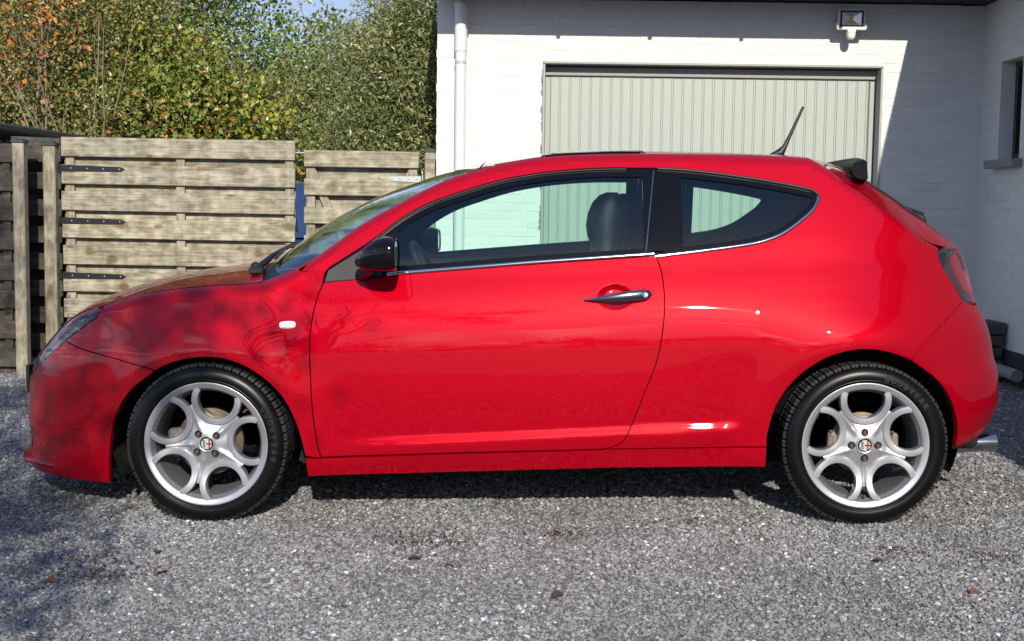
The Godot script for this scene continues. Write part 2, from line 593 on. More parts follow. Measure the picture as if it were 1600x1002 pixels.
func half_width(x: float, y: float) -> float:
	var ys := y - 0.035 * clampf(x, -0.8, 1.1) * smoothstep(0.4, 0.8, y)
	var z := half.at(ys)
	var k := smoothstep(-0.75, -1.15, x) * smoothstep(0.6, 0.9, y)
	if k > 0.0:
		z = z * (1.0 - k) + (0.838 - 0.32 * pow(maxf(0.0, ys - 0.62), 1.5)) * k
	z -= 0.020 * pow(clampf(x + 0.05, -0.9, 0.9), 2.0)
	var p := Vector2(x, y)
	z += 0.012 * exp(-pow((p.distance_to(FRONT) - 0.36) / 0.10, 2.0))
	z += 0.016 * exp(-pow((p.distance_to(REAR) - 0.38) / 0.10, 2.0))
	z += 0.030 * exp(-pow((x - 1.25) / 0.42, 2.0) - pow((y - 0.71) / (0.135 if y > 0.71 else 0.18), 2.0))
	# the ledge low on the door, rising to the rear
	var yl := 0.347 + 0.048 * x
	var a := smoothstep(-0.76, -0.45, x) * (1.0 - smoothstep(0.73, 0.80, x))
	if a > 0.0:
		z += 0.013 * a * (1.0 - smoothstep(yl - 0.019, yl + 0.019, y)) * smoothstep(yl - 0.13, yl - 0.02, y)
	# the hollow behind the door handle
	var q := pow((x - 0.312) / 0.072, 2.0) + pow((y - 0.868) / 0.048, 2.0)
	if q < 1.0:
		z -= 0.019 * smoothstep(0.0, 0.85, 1.0 - q)
	return z

func skin_uv(u: float, v: float) -> Vector3:
	var x := u
	var fade := 1.0
	var y := v
	for turn in 2:
		if u < X0F:
			var ph := minf((X0F - u) / KF, PI / 2.0)
			x = X0F + (nose.at(minf(y, 0.72)) - X0F) * sin(ph)
			fade = pow(maxf(1.0 - pow(sin(ph), NF), 0.0), 1.0 / NF)
		elif u > X0R:
			var ph := minf((u - X0R) / KR, PI / 2.0)
			x = X0R + (tail.at(y) - X0R) * sin(ph)
			fade = pow(maxf(1.0 - pow(sin(ph), NR), 0.0), 1.0 / NR)
		var e := edge.at(x)
		var r := edge_r.at(x)
		var w := r * sin(PM)
		if v > e - w:
			y = e - w + r * sin(minf((v - e + w) / w, 1.0) * PM)
	var e2 := edge.at(x)
	var r2 := edge_r.at(x)
	var w2 := r2 * sin(PM)
	var z := half_width(x, minf(y, e2)) * fade
	if v > e2 - w2:
		z = maxf(0.0, z - r2 * (1.0 - cos(minf((v - e2 + w2) / w2, 1.0) * PM)) * minf(1.0, z / 0.15))
	return Vector3(x, y, z)

func skin_xy(p: Vector2) -> Vector2:            # a point of the side view to the skin's own coordinates
	var u := p.x
	if p.x < X0F:
		var q := clampf((X0F - p.x) / (X0F - nose.at(minf(p.y, 0.72))), 0.0, 1.0)
		u = X0F - KF * asin(q)
	elif p.x > X0R:
		var q := clampf((p.x - X0R) / (tail.at(p.y) - X0R), 0.0, 1.0)
		u = X0R + KR * asin(q)
	var e := edge.at(p.x)
	var r := edge_r.at(p.x)
	var w := r * sin(PM)
	var v := p.y
	if p.y > e - w:
		v = e - w + asin(clampf((p.y - e + w) / r, 0.0, sin(PM))) / PM * w
	return Vector2(u, v)

func edge_z(x: float) -> float:
	var q := skin_xy(Vector2(x, edge.at(x) + 0.01))
	return skin_uv(q.x, q.y).z

func top_ts(t: float, s: float) -> Vector3:
	var e := edge.at(t)
	return Vector3(t, e + (crown.at(t) - e) * (1.0 - pow(absf(s), crown_p.at(t))), edge_zs.at(t) * s)

var edge_zs: Curve1
const SIDE := 0
const TOP := 1

func on(mode: int, p: Vector2) -> Vector3:
	return skin_uv(p.x, p.y) if mode == SIDE else top_ts(p.x, p.y)

func normal_on(mode: int, p: Vector2) -> Vector3:
	var d := 0.0015
	var a := p
	var b := p
	if mode == SIDE:
		a = Vector2(maxf(p.x - d, UTIP + 1e-4), p.y)
		b = Vector2(minf(p.x + d, UTAIL - 1e-4), p.y)
		if b.x - a.x < d * 0.5:
			a = Vector2(clampf(p.x, UTIP + 1e-4, UTAIL - 1e-4 - d), p.y)
			b = a + Vector2(d, 0)
	else:
		a = Vector2(maxf(p.x - d, -2.159), p.y)
		b = Vector2(minf(p.x + d, 1.789), p.y)
	var du := on(mode, b) - on(mode, a)
	var dv := on(mode, p + Vector2(0, d)) - on(mode, p - Vector2(0, d))
	var n := du.cross(dv) if mode == SIDE else dv.cross(du)
	if n.length_squared() < 1e-18:
		return Vector3(0, 1, 0) if mode == TOP else Vector3(signf(p.x), 0, 0)
	return n.normalized()

func dense(poly: Array, step := 0.02, closed := true) -> PackedVector2Array:
	var r := PackedVector2Array()
	for i in (poly.size() if closed else poly.size() - 1):
		var a: Vector2 = poly[i]
		var b: Vector2 = poly[(i + 1) % poly.size()]
		var n := maxi(1, ceili(a.distance_to(b) / step))
		for k in n:
			r.append(a.lerp(b, float(k) / n))
	if not closed:
		r.append(poly[poly.size() - 1])
	return r

func smooth_line(pts: Array, per := 6) -> Array:  # a Catmull-Rom line through the points
	var r := []
	for i in pts.size() - 1:
		var p0: Vector2 = pts[maxi(i - 1, 0)]
		var p1: Vector2 = pts[i]
		var p2: Vector2 = pts[i + 1]
		var p3: Vector2 = pts[mini(i + 2, pts.size() - 1)]
		for k in per:
			r.append(p1.cubic_interpolate(p2, p0, p3, float(k) / per))
	r.append(pts[pts.size() - 1])
	return r

func vs(a: Array) -> Array:
	var r := []
	for p in a:
		r.append(Vector2(p[0], p[1]))
	return r

func back(a: Array) -> Array:
	var r := a.duplicate()
	r.reverse()
	return r

func side_poly(xy: Array) -> PackedVector2Array:
	var r := PackedVector2Array()
	for p in dense(xy, 0.015):
		r.append(skin_xy(p))
	return r

# the part of the skin inside an outline, lifted by off, with a turned-in rim; thick > 0 makes a slab
func panel(mode: int, outline: PackedVector2Array, cell: Vector2, off := 0.0, gap := 0.0025, rim := 0.014, thick := 0.0) -> Shape:
	var s := Shape.new()
	var polys: Array = [outline]
	if gap != 0.0:
		polys = Geometry2D.offset_polygon(outline, -gap, Geometry2D.JOIN_MITER)
	for poly: PackedVector2Array in polys:
		if Geometry2D.is_polygon_clockwise(poly):
			continue
		var lo := poly[0]
		var hi := poly[0]
		for p in poly:
			lo = lo.min(p)
			hi = hi.max(p)
		var seen := {}
		for layer in (2 if thick > 0.0 else 1):
			seen.clear()
			var lift := off - (thick if layer == 1 else 0.0)
			for i in range(floori(lo.x / cell.x), ceili(hi.x / cell.x)):
				for j in range(floori(lo.y / cell.y), ceili(hi.y / cell.y)):
					var o := Vector2(i, j) * cell
					var sq := PackedVector2Array([o, o + Vector2(cell.x, 0), o + cell, o + Vector2(0, cell.y)])
					for bit: PackedVector2Array in Geometry2D.intersect_polygons(poly, sq):
						if bit.size() < 3:
							continue
						var t: PackedInt32Array
						if bit.size() == 4:
							t = PackedInt32Array([0, 1, 2, 0, 2, 3])
						else:
							t = Geometry2D.triangulate_polygon(bit)
						var ids := []
						for p in bit:
							var key := Vector2i((p * 20000.0).round())
							if not seen.has(key):
								var n := normal_on(mode, p)
								seen[key] = s.vert(on(mode, p) + n * lift, -n if layer == 1 else n, p)
							ids.append(seen[key])
						for k in range(0, t.size(), 3):
							var a := bit[t[k]]
							var b := bit[t[k + 1]]
							var c := bit[t[k + 2]]
							var area := (b - a).cross(c - a)
							if absf(area) < 1e-10:
								continue
							var flip := ((area < 0.0) != (mode == TOP)) != (layer == 1)
							if flip:
								s.face(ids[t[k]], ids[t[k + 2]], ids[t[k + 1]])
							else:
								s.face(ids[t[k]], ids[t[k + 1]], ids[t[k + 2]])
		var drop := thick if thick > 0.0 else rim
		if drop > 0.0:
			var rows := [[], []]
			for p in poly:
				var n := normal_on(mode, p)
				var q := on(mode, p)
				rows[1].append(q + n * off)
				rows[0].append(q + n * (off - drop))
			if mode == TOP:
				rows[0].reverse()
				rows[1].reverse()
			s.skin(rows, true)
	return s

# both sides of the car get the same part
func both(called: String, xy: Array, material: Material, parent: Node, cell := 0.025, off := 0.0, gap := 0.0025, rim := 0.014, lined := true, thick := 0.0) -> Array:
	var poly := side_poly(xy)
	if Geometry2D.is_polygon_clockwise(poly):
		poly.reverse()
	var m := panel(SIDE, poly, Vector2(cell, cell), off, gap, rim, thick).mesh()
	var a := put(called, m, material, parent)
	var b := put(called, flipped(m), material, parent)
	if lined:
		var l := panel(SIDE, poly, Vector2(0.05, 0.05), -0.016, -0.006, 0.0).mesh()
		put("lining", l, M.lining, a)
		put("lining", flipped(l), M.lining, b)
	return [a, b]

func build_wheel(car: Node3D, at: Vector3, side: float, turn: float, is_front: bool, lettered: bool) -> void:
	# modelled with its outer face towards +z, then turned for the far side
	var w := Node3D.new()
	w.name = "wheel"
	car.add_child(w, true)
	w.position = at
	if side < 0.0:
		w.rotation.y = PI
	var ax := Vector3(0, 0, 1)
	var tyre := Shape.new()
	tyre.lathe([[0.215, -0.195], [0.235, -0.205], [0.262, -0.212], [0.288, -0.206], [0.300, -0.196], [0.3045, -0.17], [0.3055, -0.11], [0.3045, -0.045], [0.300, -0.022], [0.2935, -0.011], [0.280, -0.003], [0.266, 0.0], [0.2535, -0.001], [0.2485, -0.004], [0.2425, -0.006], [0.2385, -0.012], [0.232, -0.022]], Vector3.ZERO, ax, 96)
	# shoulder rib rings
	tyre.lathe([[0.2475, -0.0045], [0.2480, -0.0005], [0.2500, 0.0005], [0.2520, -0.0015]], Vector3.ZERO, ax, 96)
	var t := put("tyre", tyre, M.rubber, w)
	var tread := Shape.new()
	for k in 116:
		var a := TAU * (k + 0.5 * (k % 2) * 0.3) / 116.0
		var dir := Vector3(cos(a), sin(a), 0)
		var tan := Vector3(-sin(a), cos(a), 0)
		var wide := TAU * 0.30 / 116.0 * 0.70
		for q in [[-0.030, 0.2985, 0.022, 0.55], [-0.062, 0.3030, 0.034, -0.1], [-0.106, 0.3035, 0.034, 0.0], [-0.150, 0.3030, 0.034, 0.1]]:
			var b := Basis(dir, tan, Vector3(0, 0, 1)) * Basis(Vector3(0, 1, 0), q[3])
			tread.box(dir * (q[1] + 0.0015) + Vector3(0, 0, q[0]), Vector3(0.012, wide, q[2]), b)
	put("tread", tread, M.tread, w)
	if lettered:
		var word := "GOODYEAR"
		for k in word.length():
			var a := (deg_to_rad(74.0 - k * 5.6) if not is_front else deg_to_rad(31.0 - k * 6.2))
			var tm := TextMesh.new()
			var fo := SystemFont.new()
			fo.font_names = PackedStringArray(["Droid Sans"])
			fo.font_weight = 700
			tm.font = fo
			tm.text = word[k]
			tm.font_size = 24
			tm.pixel_size = 0.00125
			tm.depth = 0.0016
			tm.curve_step = 2.0
			var l := MeshInstance3D.new()
			l.name = "letter"
			l.mesh = tm
			l.material_override = M.rubber_letter
			w.add_child(l, true)
			l.position = Vector3(cos(a), sin(a), 0) * 0.2665 + Vector3(0, 0, 0.0008)
			l.rotation.z = a - PI / 2.0
	# rim: lip, barrel, five open hoops, web and hub
	var lip := Shape.new()
	lip.lathe([[0.2405, -0.020], [0.2402, -0.011], [0.2375, -0.0085], [0.2330, -0.0105], [0.2190, -0.0125], [0.2140, -0.018], [0.2110, -0.030], [0.205, -0.040]], Vector3.ZERO, ax, 96)
	put("rim_lip", lip, M.alloy, w)
	var barrel := Shape.new()
	barrel.lathe([[0.2055, -0.038], [0.198, -0.075], [0.196, -0.19], [0.205, -0.20]], Vector3.ZERO, ax, 64)
	put("rim_barrel", barrel, M.alloy_inner, w)
	var hoop := Shape.new()
	var web := Shape.new()
	var cut: Array = [PackedVector2Array()]
	var star := PackedVector2Array()
	for k in 120:
		star.append(Vector2.from_angle(TAU * k / 120.0) * 0.160)
	cut = [star]
	for k in 5:
		var a := turn + TAU * k / 5.0 + PI / 2.0
		var c := Vector2.from_angle(a) * 0.1735
		var hole := PackedVector2Array()
		for j in 48:
			hole.append(c + Vector2.from_angle(TAU * j / 48.0) * 0.0845)
		var next := []
		for poly in cut:
			for r in Geometry2D.clip_polygons(poly, hole):
				next.append(r)
		cut = next
		var rows := []
		var m := 44
		for j in m + 1:
			# the hoop's arc runs from lip to lip round the hub side of the opening
			var reach := deg_to_rad(112.0)
			var b := a + PI + lerpf(-reach, reach, float(j) / m)
			var o := Vector2.from_angle(b)
			var mid := c + o * 0.0835
			var depth := -0.0135 - 0.013 * smoothstep(0.205, 0.085, mid.length())
			var row := []
			var prof: Array = [[-0.0138, -0.032], [-0.0134, -0.0045], [-0.0119, -0.0006], [-0.0105, 0.0010], [0.0, 0.0016], [0.0105, 0.0010], [0.0119, -0.0006], [0.0134, -0.0045], [0.0138, -0.032]]
			for q in prof:
				var p: Vector2 = c + o * (0.0835 + q[0])
				row.append(Vector3(p.x, p.y, depth + q[1]))
			rows.append(row)
		# flat face, bevels and flanks each with hard edges between them
		for cutm in [[0, 2], [1, 3], [2, 4], [3, 6], [5, 7], [6, 8], [7, 9]]:
			hoop.skin(rows.map(func(r): return r.slice(cutm[0], cutm[1])))
	put("rim_hoop", hoop, M.alloy, w)
	for poly in cut:
		if Geometry2D.is_polygon_clockwise(poly):
			continue
		var cell := 0.006
		var seen := {}
		for i in range(-28, 28):
			for j in range(-28, 28):
				var o := Vector2(i, j) * cell
				for bit: PackedVector2Array in Geometry2D.intersect_polygons(poly, PackedVector2Array([o, o + Vector2(cell, 0), o + Vector2(cell, cell), o + Vector2(0, cell)])):
					var ids := []
					for p in bit:
						var key := Vector2i((p * 100000.0).round())
						if not seen.has(key):
							var e := 0.001
							var z0 := web_depth(p, turn)
							var n := Vector3(-(web_depth(p + Vector2(e, 0), turn) - z0) / e, -(web_depth(p + Vector2(0, e), turn) - z0) / e, 1.0).normalized()
							seen[key] = web.vert(Vector3(p.x, p.y, z0), n)
						ids.append(seen[key])
					var tr := Geometry2D.triangulate_polygon(bit)
					for k in range(0, tr.size(), 3):
						if (bit[tr[k + 1]] - bit[tr[k]]).cross(bit[tr[k + 2]] - bit[tr[k]]) > 0.0:
							web.face(ids[tr[k]], ids[tr[k + 1]], ids[tr[k + 2]])
						else:
							web.face(ids[tr[k]], ids[tr[k + 2]], ids[tr[k + 1]])
		var rows := [[], []]
		for p in poly:
			rows[1].append(Vector3(p.x, p.y, web_depth(p, turn)))
			rows[0].append(Vector3(p.x, p.y, web_depth(p, turn) - 0.02))
		web.skin(rows, true)
	put("rim_web", web, M.alloy, w)
	for k in 4:
		var a := turn + TAU * k / 4.0 + PI / 2.0
		var c := Vector3(cos(a), sin(a), 0) * 0.049
		var well := Shape.new()
		well.lathe([[0.0140, -0.030], [0.0140, -0.0205], [0.0128, -0.0198], [0.0122, -0.0225], [0.0001, -0.0225]], c, ax, 20)
		put("bolt_well", well, M.iron, w)
		var bolt := Shape.new()
		bolt.lathe([[0.0085, -0.0225], [0.0085, -0.0195], [0.0065, -0.0180], [0.0045, -0.0180], [0.0040, -0.021], [0.0001, -0.021]], c, ax, 6)
		put("bolt", bolt, M.rust, w)
	var cap := Shape.new()
	cap.lathe([[0.0335, -0.030], [0.0335, -0.0205], [0.031, -0.0185], [0.0275, -0.0190], [0.0262, -0.0215], [0.0001, -0.0215]], Vector3.ZERO, ax, 36)
	put("centre_cap", cap, M.alloy, w)
	var ring := Shape.new()
	ring.lathe([[0.0262, -0.0216], [0.0255, -0.0190], [0.0215, -0.0183], [0.0212, -0.0203]], Vector3.ZERO, ax, 36)
	put("badge_ring", ring, M.black_gloss, w)
	# the round badge: a white right half with a red cross, a green serpent winding up the left half
	var field := Shape.new()
	field.lathe([[0.0228, -0.0205], [0.0001, -0.0200]], Vector3.ZERO, ax, 36)
	put("badge_field", field, M.badge_white, w)
	var cross := Shape.new()
	cross.box(Vector3(0.0105, 0, -0.0195), Vector3(0.0225, 0.0052, 0.0014))
	cross.box(Vector3(0.0105, 0, -0.0194), Vector3(0.0052, 0.0360, 0.0014))
	put("badge_cross", cross, M.badge_red, w)
	var snake := Shape.new()
	var path := []
	for k in 17:
		path.append(Vector3(-0.0095 + 0.0042 * sin(k * 1.15), -0.0155 + 0.031 * k / 16.0, -0.0196))
	snake.tube(path, [0.0010, 0.0016, 0.0019, 0.002, 0.002, 0.002, 0.002, 0.002, 0.002, 0.002, 0.002, 0.002, 0.002, 0.0022, 0.0024, 0.0030, 0.0020], 6)
	put("badge_serpent", snake, M.badge_green, w)
	# brake
	var disc := Shape.new()
	var rd := 0.130 if is_front else 0.118
	disc.lathe([[rd, -0.102], [rd, -0.082], [rd - 0.002, -0.080], [0.083, -0.080], [0.080, -0.072], [0.070, -0.060], [0.0001, -0.058]], Vector3.ZERO, ax, 64)
	put("brake_disc", disc, M.disc, w)
	var caliper := Shape.new()
	for k in ([[180.0, 0.128, 0.062, 0.105]] if is_front else [[176.0, 0.116, 0.030, 0.070], [2.0, 0.120, 0.028, 0.072]]):
		var a: float = deg_to_rad(k[0])
		var b := Basis(Vector3(0, 0, 1), a)
		caliper.chamfer_box(b * Vector3(k[1], 0, -0.075), Vector3(k[2], k[3], 0.05), 0.010, b)
		caliper.chamfer_box(b * Vector3(k[1] - 0.006, 0, -0.048), Vector3(k[2] * 0.45, k[3] * 0.75, 0.012), 0.004, b)
		for e in [-0.42, 0.42]:
			caliper.tube([b * Vector3(k[1], k[3] * e, -0.1), b * Vector3(k[1], k[3] * e, -0.046)], 0.009, 8)
	put("brake_caliper", caliper, M.caliper, w)
	var valve := Shape.new()
	var va := turn - PI / 2.0
	valve.tube([Vector3(cos(va), sin(va), 0) * 0.203 + Vector3(0, 0, -0.03), Vector3(cos(va), sin(va), 0) * 0.192 + Vector3(0, 0, -0.012)], [0.0055, 0.004], 8)
	put("valve", valve, M.rust, w)
	# wheel well round the wheel belongs to the body
	var liner := Shape.new()
	var rows := []
	for j in 41:
		var a := PI * (-0.12 + 1.24 * j / 40.0)
		var rr := 0.385 + 0.02 * absf(cos(a))
		var px := at.x + cos(a) * rr
		var py := at.y + sin(a) * rr * 0.97
		var sq := skin_xy(Vector2(px, maxf(py, 0.16)))
		rows.append([Vector3(px, py, (skin_uv(sq.x, sq.y).z - 0.022) * side), Vector3(px, py, 0.48 * side)])
	liner.skin(rows)
	var inner := []
	for j in 41:
		var a := PI * (-0.12 + 1.24 * j / 40.0)
		inner.append([at + Vector3(0, 0, -0.30 * side), at + Vector3(cos(a) * 0.42, sin(a) * 0.42, -0.30 * side)])
	liner.skin(inner)
	put("wheel_arch_liner", liner, M.under, car)

func web_depth(p: Vector2, turn: float) -> float:
	var r := p.length()
	var d := -0.0235 - 0.005 * smoothstep(0.03, 0.06, r)
	# each arm carries a soft ridge between two hollows
	var a := fposmod(p.angle() - turn - PI / 2.0 + PI / 5.0, TAU / 5.0) - PI / 5.0
	var off := absf(absf(a) - PI / 5.0) * r      # distance from the arm's middle line
	d += 0.007 * exp(-pow(off / 0.011, 2.0)) * smoothstep(0.03, 0.08, r)
	d -= 0.006 * smoothstep(0.05, 0.09, r)
	d += 0.004 * smoothstep(0.10, 0.16, r)
	return d

func build_car() -> void:
	var car := thing("parked_car", "glossy red three-door hatchback parked side-on on the gravel", "car")
	car.transform = Transform3D(Basis(Vector3(0, 0, 1), deg_to_rad(1.0)) * Basis(Vector3.UP, deg_to_rad(-1.8)), Vector3.ZERO)
	var k := []
	for i in 60:
		var x := -2.159 + 3.948 * i / 59.0
		k.append([x, edge_z(x)])
	edge_zs = Curve1.new(k)
	# lines of the side view
	var door_front := smooth_line(vs([[-0.809, 0.914], [-0.832, 0.84], [-0.845, 0.756], [-0.850, 0.69], [-0.849, 0.60], [-0.844, 0.467], [-0.837, 0.385], [-0.825, 0.295], [-0.812, 0.253]]))
	var door_low := smooth_line(vs([[-0.812, 0.253], [-0.314, 0.274], [0.200, 0.288], [0.280, 0.294], [0.338, 0.318], [0.376, 0.385], [0.405, 0.46], [0.436, 0.541]]))
	var door_rear := smooth_line(vs([[0.436, 0.541], [0.471, 0.639], [0.492, 0.759], [0.498, 0.854], [0.493, 0.937], [0.480, 0.992], [0.466, 1.020]]))
	var belt := vs([[-0.809, 0.914], [-0.800, 0.924], [-0.642, 0.936], [-0.515, 0.951], [0.0, 0.990], [0.466, 1.020]])
	var frame_top := smooth_line(vs([[-0.786, 0.978], [-0.628, 1.08], [-0.511, 1.168], [-0.408, 1.224], [-0.281, 1.269], [-0.134, 1.312], [0.014, 1.339], [0.154, 1.353], [0.296, 1.359], [0.485, 1.357]]))
	var quarter := smooth_line(vs([[0.485, 1.357], [0.605, 1.349], [0.767, 1.329], [0.928, 1.303], [1.047, 1.279], [1.088, 1.265], [1.106, 1.236], [1.081, 1.189], [1.029, 1.145], [0.971, 1.105], [0.914, 1.079], [0.833, 1.058], [0.673, 1.036], [0.466, 1.012]]))
	var arch_front := smooth_line(vs([[-1.68, 0.122], [-1.662, 0.272], [-1.625, 0.409], [-1.566, 0.497], [-1.50, 0.552], [-1.43, 0.597], [-1.354, 0.626], [-1.249, 0.639], [-1.150, 0.626], [-1.057, 0.582], [-0.963, 0.497], [-0.905, 0.383], [-0.873, 0.258]]))
	var arch_rear := smooth_line(vs([[0.884, 0.300], [0.888, 0.36], [0.921, 0.469], [0.989, 0.565], [1.088, 0.638], [1.187, 0.670], [1.254, 0.674], [1.324, 0.664], [1.424, 0.626], [1.536, 0.546], [1.603, 0.451], [1.634, 0.349], [1.637, 0.277]]))
	var lamp_low := vs([[-1.699, 0.812], [-1.715, 0.781], [-1.79, 0.734], [-1.87, 0.682], [-1.925, 0.642], [-1.99, 0.590], [-2.05, 0.540], [-2.11, 0.500]])
	var bumper_gap := smooth_line(vs([[-1.87, 0.682], [-1.785, 0.656], [-1.637, 0.628], [-1.544, 0.607], [-1.46, 0.588]]))
	var rear_gap := smooth_line(vs([[1.424, 0.628], [1.492, 0.707], [1.58, 0.775], [1.671, 0.836]]))
	var edge_line := []
	for i in 100:
		var x := -2.10 + (1.585 + 2.10) * i / 99.0
		edge_line.append(Vector2(x, edge.at(x) + 0.002))
	var edge_part := func(a: float, b: float) -> Array: return edge_line.filter(func(p): return p.x >= a and p.x <= b)
	# --- painted panels
	both("door", belt + back(door_rear) + back(door_low) + back(door_front), M.paint, car, 0.008)
	both("front_wing", bumper_gap.slice(0, 1) + back(lamp_low.slice(0, 4)) + edge_part.call(-1.70, -0.905) + vs([[-0.895, 0.9655], [-0.80, 0.9605]]) + door_front + vs([[-0.825, 0.250]]) + back(arch_front.filter(func(p): return p.x > -1.46 or p.y > 0.62)) + back(bumper_gap), M.paint, car, 0.02)
	both("front_bumper", vs([[-9.0, 0.132], [-2.1, 0.128], [-2.0, 0.122], [-1.85, 0.12], [-1.68, 0.122]]) + arch_front.filter(func(p): return p.x < -1.46 and p.y < 0.60) + back(bumper_gap) + lamp_low.slice(4) + vs([[-9.0, 0.492]]), M.paint, car, 0.02, 0.0, 0.0018)
	both("sill", vs([[-0.867, 0.176], [-0.317, 0.196], [0.278, 0.215], [0.881, 0.221], [0.884, 0.298], [0.60, 0.293], [0.32, 0.290], [0.20, 0.284], [-0.314, 0.270], [-0.812, 0.249], [-0.873, 0.249]]), M.paint, car, 0.02, 0.0, 0.0012)
	both("body_side", [Vector2(-0.803, 0.9575)] + frame_top + quarter.slice(1) + back(door_rear) + back(door_low.filter(func(p): return p.x > 0.26)) + vs([[0.32, 0.2925], [0.60, 0.2955], [0.884, 0.3005]]) + arch_rear.filter(func(p): return p.x < 1.424 or p.y > 0.63) + rear_gap + vs([[1.632, 0.902], [1.587, 0.964], [1.569, 1.026], [1.583, 1.040]]) + back(edge_part.call(-0.895, 1.575)) + [Vector2(-0.895, 0.9625)], M.paint, car, 0.02, 0.0, 0.0014)
	both("rear_bumper", rear_gap.slice(0, 1) + arch_rear.filter(func(p): return p.x > 1.43 and p.y < 0.628) + vs([[1.70, 0.284], [1.78, 0.305], [1.83, 0.335], [9.0, 0.36], [9.0, 0.795], [1.80, 0.80], [1.74, 0.812], [1.71, 0.822], [1.685, 0.836]]) + back(rear_gap), M.paint, car, 0.02, 0.0, 0.0006)
	both("tailgate_lower", vs([[9.0, 0.800], [1.80, 0.805], [1.765, 0.815], [1.772, 0.86], [1.755, 0.945], [1.705, 1.008], [1.66, 1.036], [1.72, 1.026], [9.0, 1.002]]), M.paint, car, 0.02)
	# --- the ledge strip, lamps and trim on the sides
	both("rear_valance", vs([[1.637, 0.262], [1.75, 0.262], [9.0, 0.25], [9.0, 0.357], [1.83, 0.332], [1.78, 0.302], [1.70, 0.281], [1.637, 0.275]]), M.black_plastic, car, 0.03, -0.012, 0.0, 0.01, false)
	var lamp_xy := lamp_low.duplicate()
	lamp_xy.reverse()
	lamp_xy = [Vector2(-2.115, 0.505)] + lamp_xy + back(edge_part.call(-2.095, -1.70))
	var heads := both("headlamp", lamp_xy, M.clear, car, 0.02, -0.001, 0.002, 0.012, false)
	var bowl := panel(SIDE, side_poly_ccw(lamp_xy), Vector2(0.02, 0.02), -0.05, 0.0, 0.0).mesh()
	for h in 2:
		put("lamp_bowl", bowl if h == 0 else flipped(bowl), M.dark_chrome, heads[h])
		for q in [[-1.93, 0.672, 0.034], [-1.83, 0.748, 0.028]]:
			var uv := skin_xy(Vector2(q[0], q[1]))
			var c := skin_uv(uv.x, uv.y)
			var n := normal_on(SIDE, uv)
			var proj := Shape.new()
			var axis := Vector3(-0.85, 0.1, 0.5).normalized()
			proj.lathe([[q[2], -0.03], [q[2], 0.0], [q[2] * 0.86, 0.004], [q[2] * 0.80, -0.004], [q[2] * 0.6, 0.006], [q[2] * 0.3, 0.014], [0.0005, 0.016]], c - n * 0.040, axis, 28)
			put("projector", proj.mesh() if h == 0 else flipped(proj.mesh()), M.chrome, heads[h])
		var strip_xy := vs([[-1.99, 0.605], [-1.87, 0.697], [-1.78, 0.752], [-1.725, 0.798], [-1.74, 0.800], [-1.80, 0.760], [-1.89, 0.700], [-2.0, 0.612]])
		var strip := panel(SIDE, side_poly_ccw(strip_xy), Vector2(0.02, 0.02), -0.012, 0.0, 0.01).mesh()
		put("lamp_trim", strip if h == 0 else flipped(strip), M.black_gloss, heads[h])
	var tail_xy := smooth_line(vs([[1.569, 1.024], [1.590, 1.038], [1.64, 1.037], [1.702, 1.005], [1.752, 0.945], [1.768, 0.862], [1.752, 0.822], [1.722, 0.826], [1.676, 0.842], [1.632, 0.902], [1.587, 0.964], [1.569, 1.024]]))
	var tails := both("tail_lamp", tail_xy, M.clear, car, 0.02, 0.004, 0.0, 0.02, false)
	var base := panel(SIDE, side_poly_ccw(tail_xy), Vector2(0.02, 0.02), -0.012, 0.0, 0.0).mesh()
	var red := panel(SIDE, side_poly_ccw(smooth_line(vs([[1.640, 0.996], [1.664, 1.018], [1.688, 1.000], [1.712, 0.945], [1.728, 0.890], [1.716, 0.866], [1.695, 0.880], [1.664, 0.935], [1.640, 0.996]]))), Vector2(0.015, 0.015), -0.004, 0.0, 0.01).mesh()
	var pale := panel(SIDE, side_poly_ccw(vs([[1.582, 1.018], [1.600, 1.030], [1.628, 1.026], [1.622, 0.995], [1.600, 0.972], [1.588, 0.980]])), Vector2(0.015, 0.015), -0.006, 0.0, 0.008).mesh()
	for h in 2:
		put("lamp_base", base if h == 0 else flipped(base), M.lamp_base, tails[h])
		put("red_lens", red if h == 0 else flipped(red), M.red_lens, tails[h])
		put("lamp_cover", pale if h == 0 else flipped(pale), M.black_gloss, tails[h])
	# --- side glass
	var window := belt.slice(1) + vs([[0.470, 1.03], [0.4835, 1.352]]) + back(frame_top)
	var pane_xy: Array = inset(window, 0.033, Vector2(-0.575, 0.0), Vector2(0.425, 9.0))
	ring_both("door_frame", window, pane_xy, M.black_gloss, car, -0.005)
	both("door_glass", pane_xy, M.glass, car, 0.04, -0.009, -0.004, 0.0, false, 0.004)
	var q_in: Array = inset(quarter, 0.030, Vector2(0.575, 0.0), Vector2(9.0, 9.0))
	ring_both("quarter_frit", quarter, q_in, M.black_gloss, car, -0.004)
	both("quarter_glass", q_in, M.glass, car, 0.04, -0.008, -0.004, 0.0, false, 0.004)
	# black strip along the door frame's upper edge, seen as a brighter rubber line
	line_both("frame_seal", frame_top.slice(6, -4), 0.0035, M.seal, car, 0.001, 0.006)
	line_both("belt_trim", vs([[-0.560, 0.951], [-0.515, 0.957], [0.0, 0.997], [0.462, 1.028]]), 0.0080, M.chrome, car, 0.004, 0.0)
	line_both("quarter_trim", quarter.slice(-44), 0.0072, M.chrome, car, 0.003, 0.006)
	line_both("quarter_seal", quarter.slice(0, -42), 0.0055, M.black_plastic, car, 0.003, 0.002)
	line_both("pillar_strip", vs([[0.432, 1.035], [0.440, 1.10], [0.452, 1.20], [0.470, 1.345]]), 0.0050, M.dark_chrome, car, 0.002, 0.0)
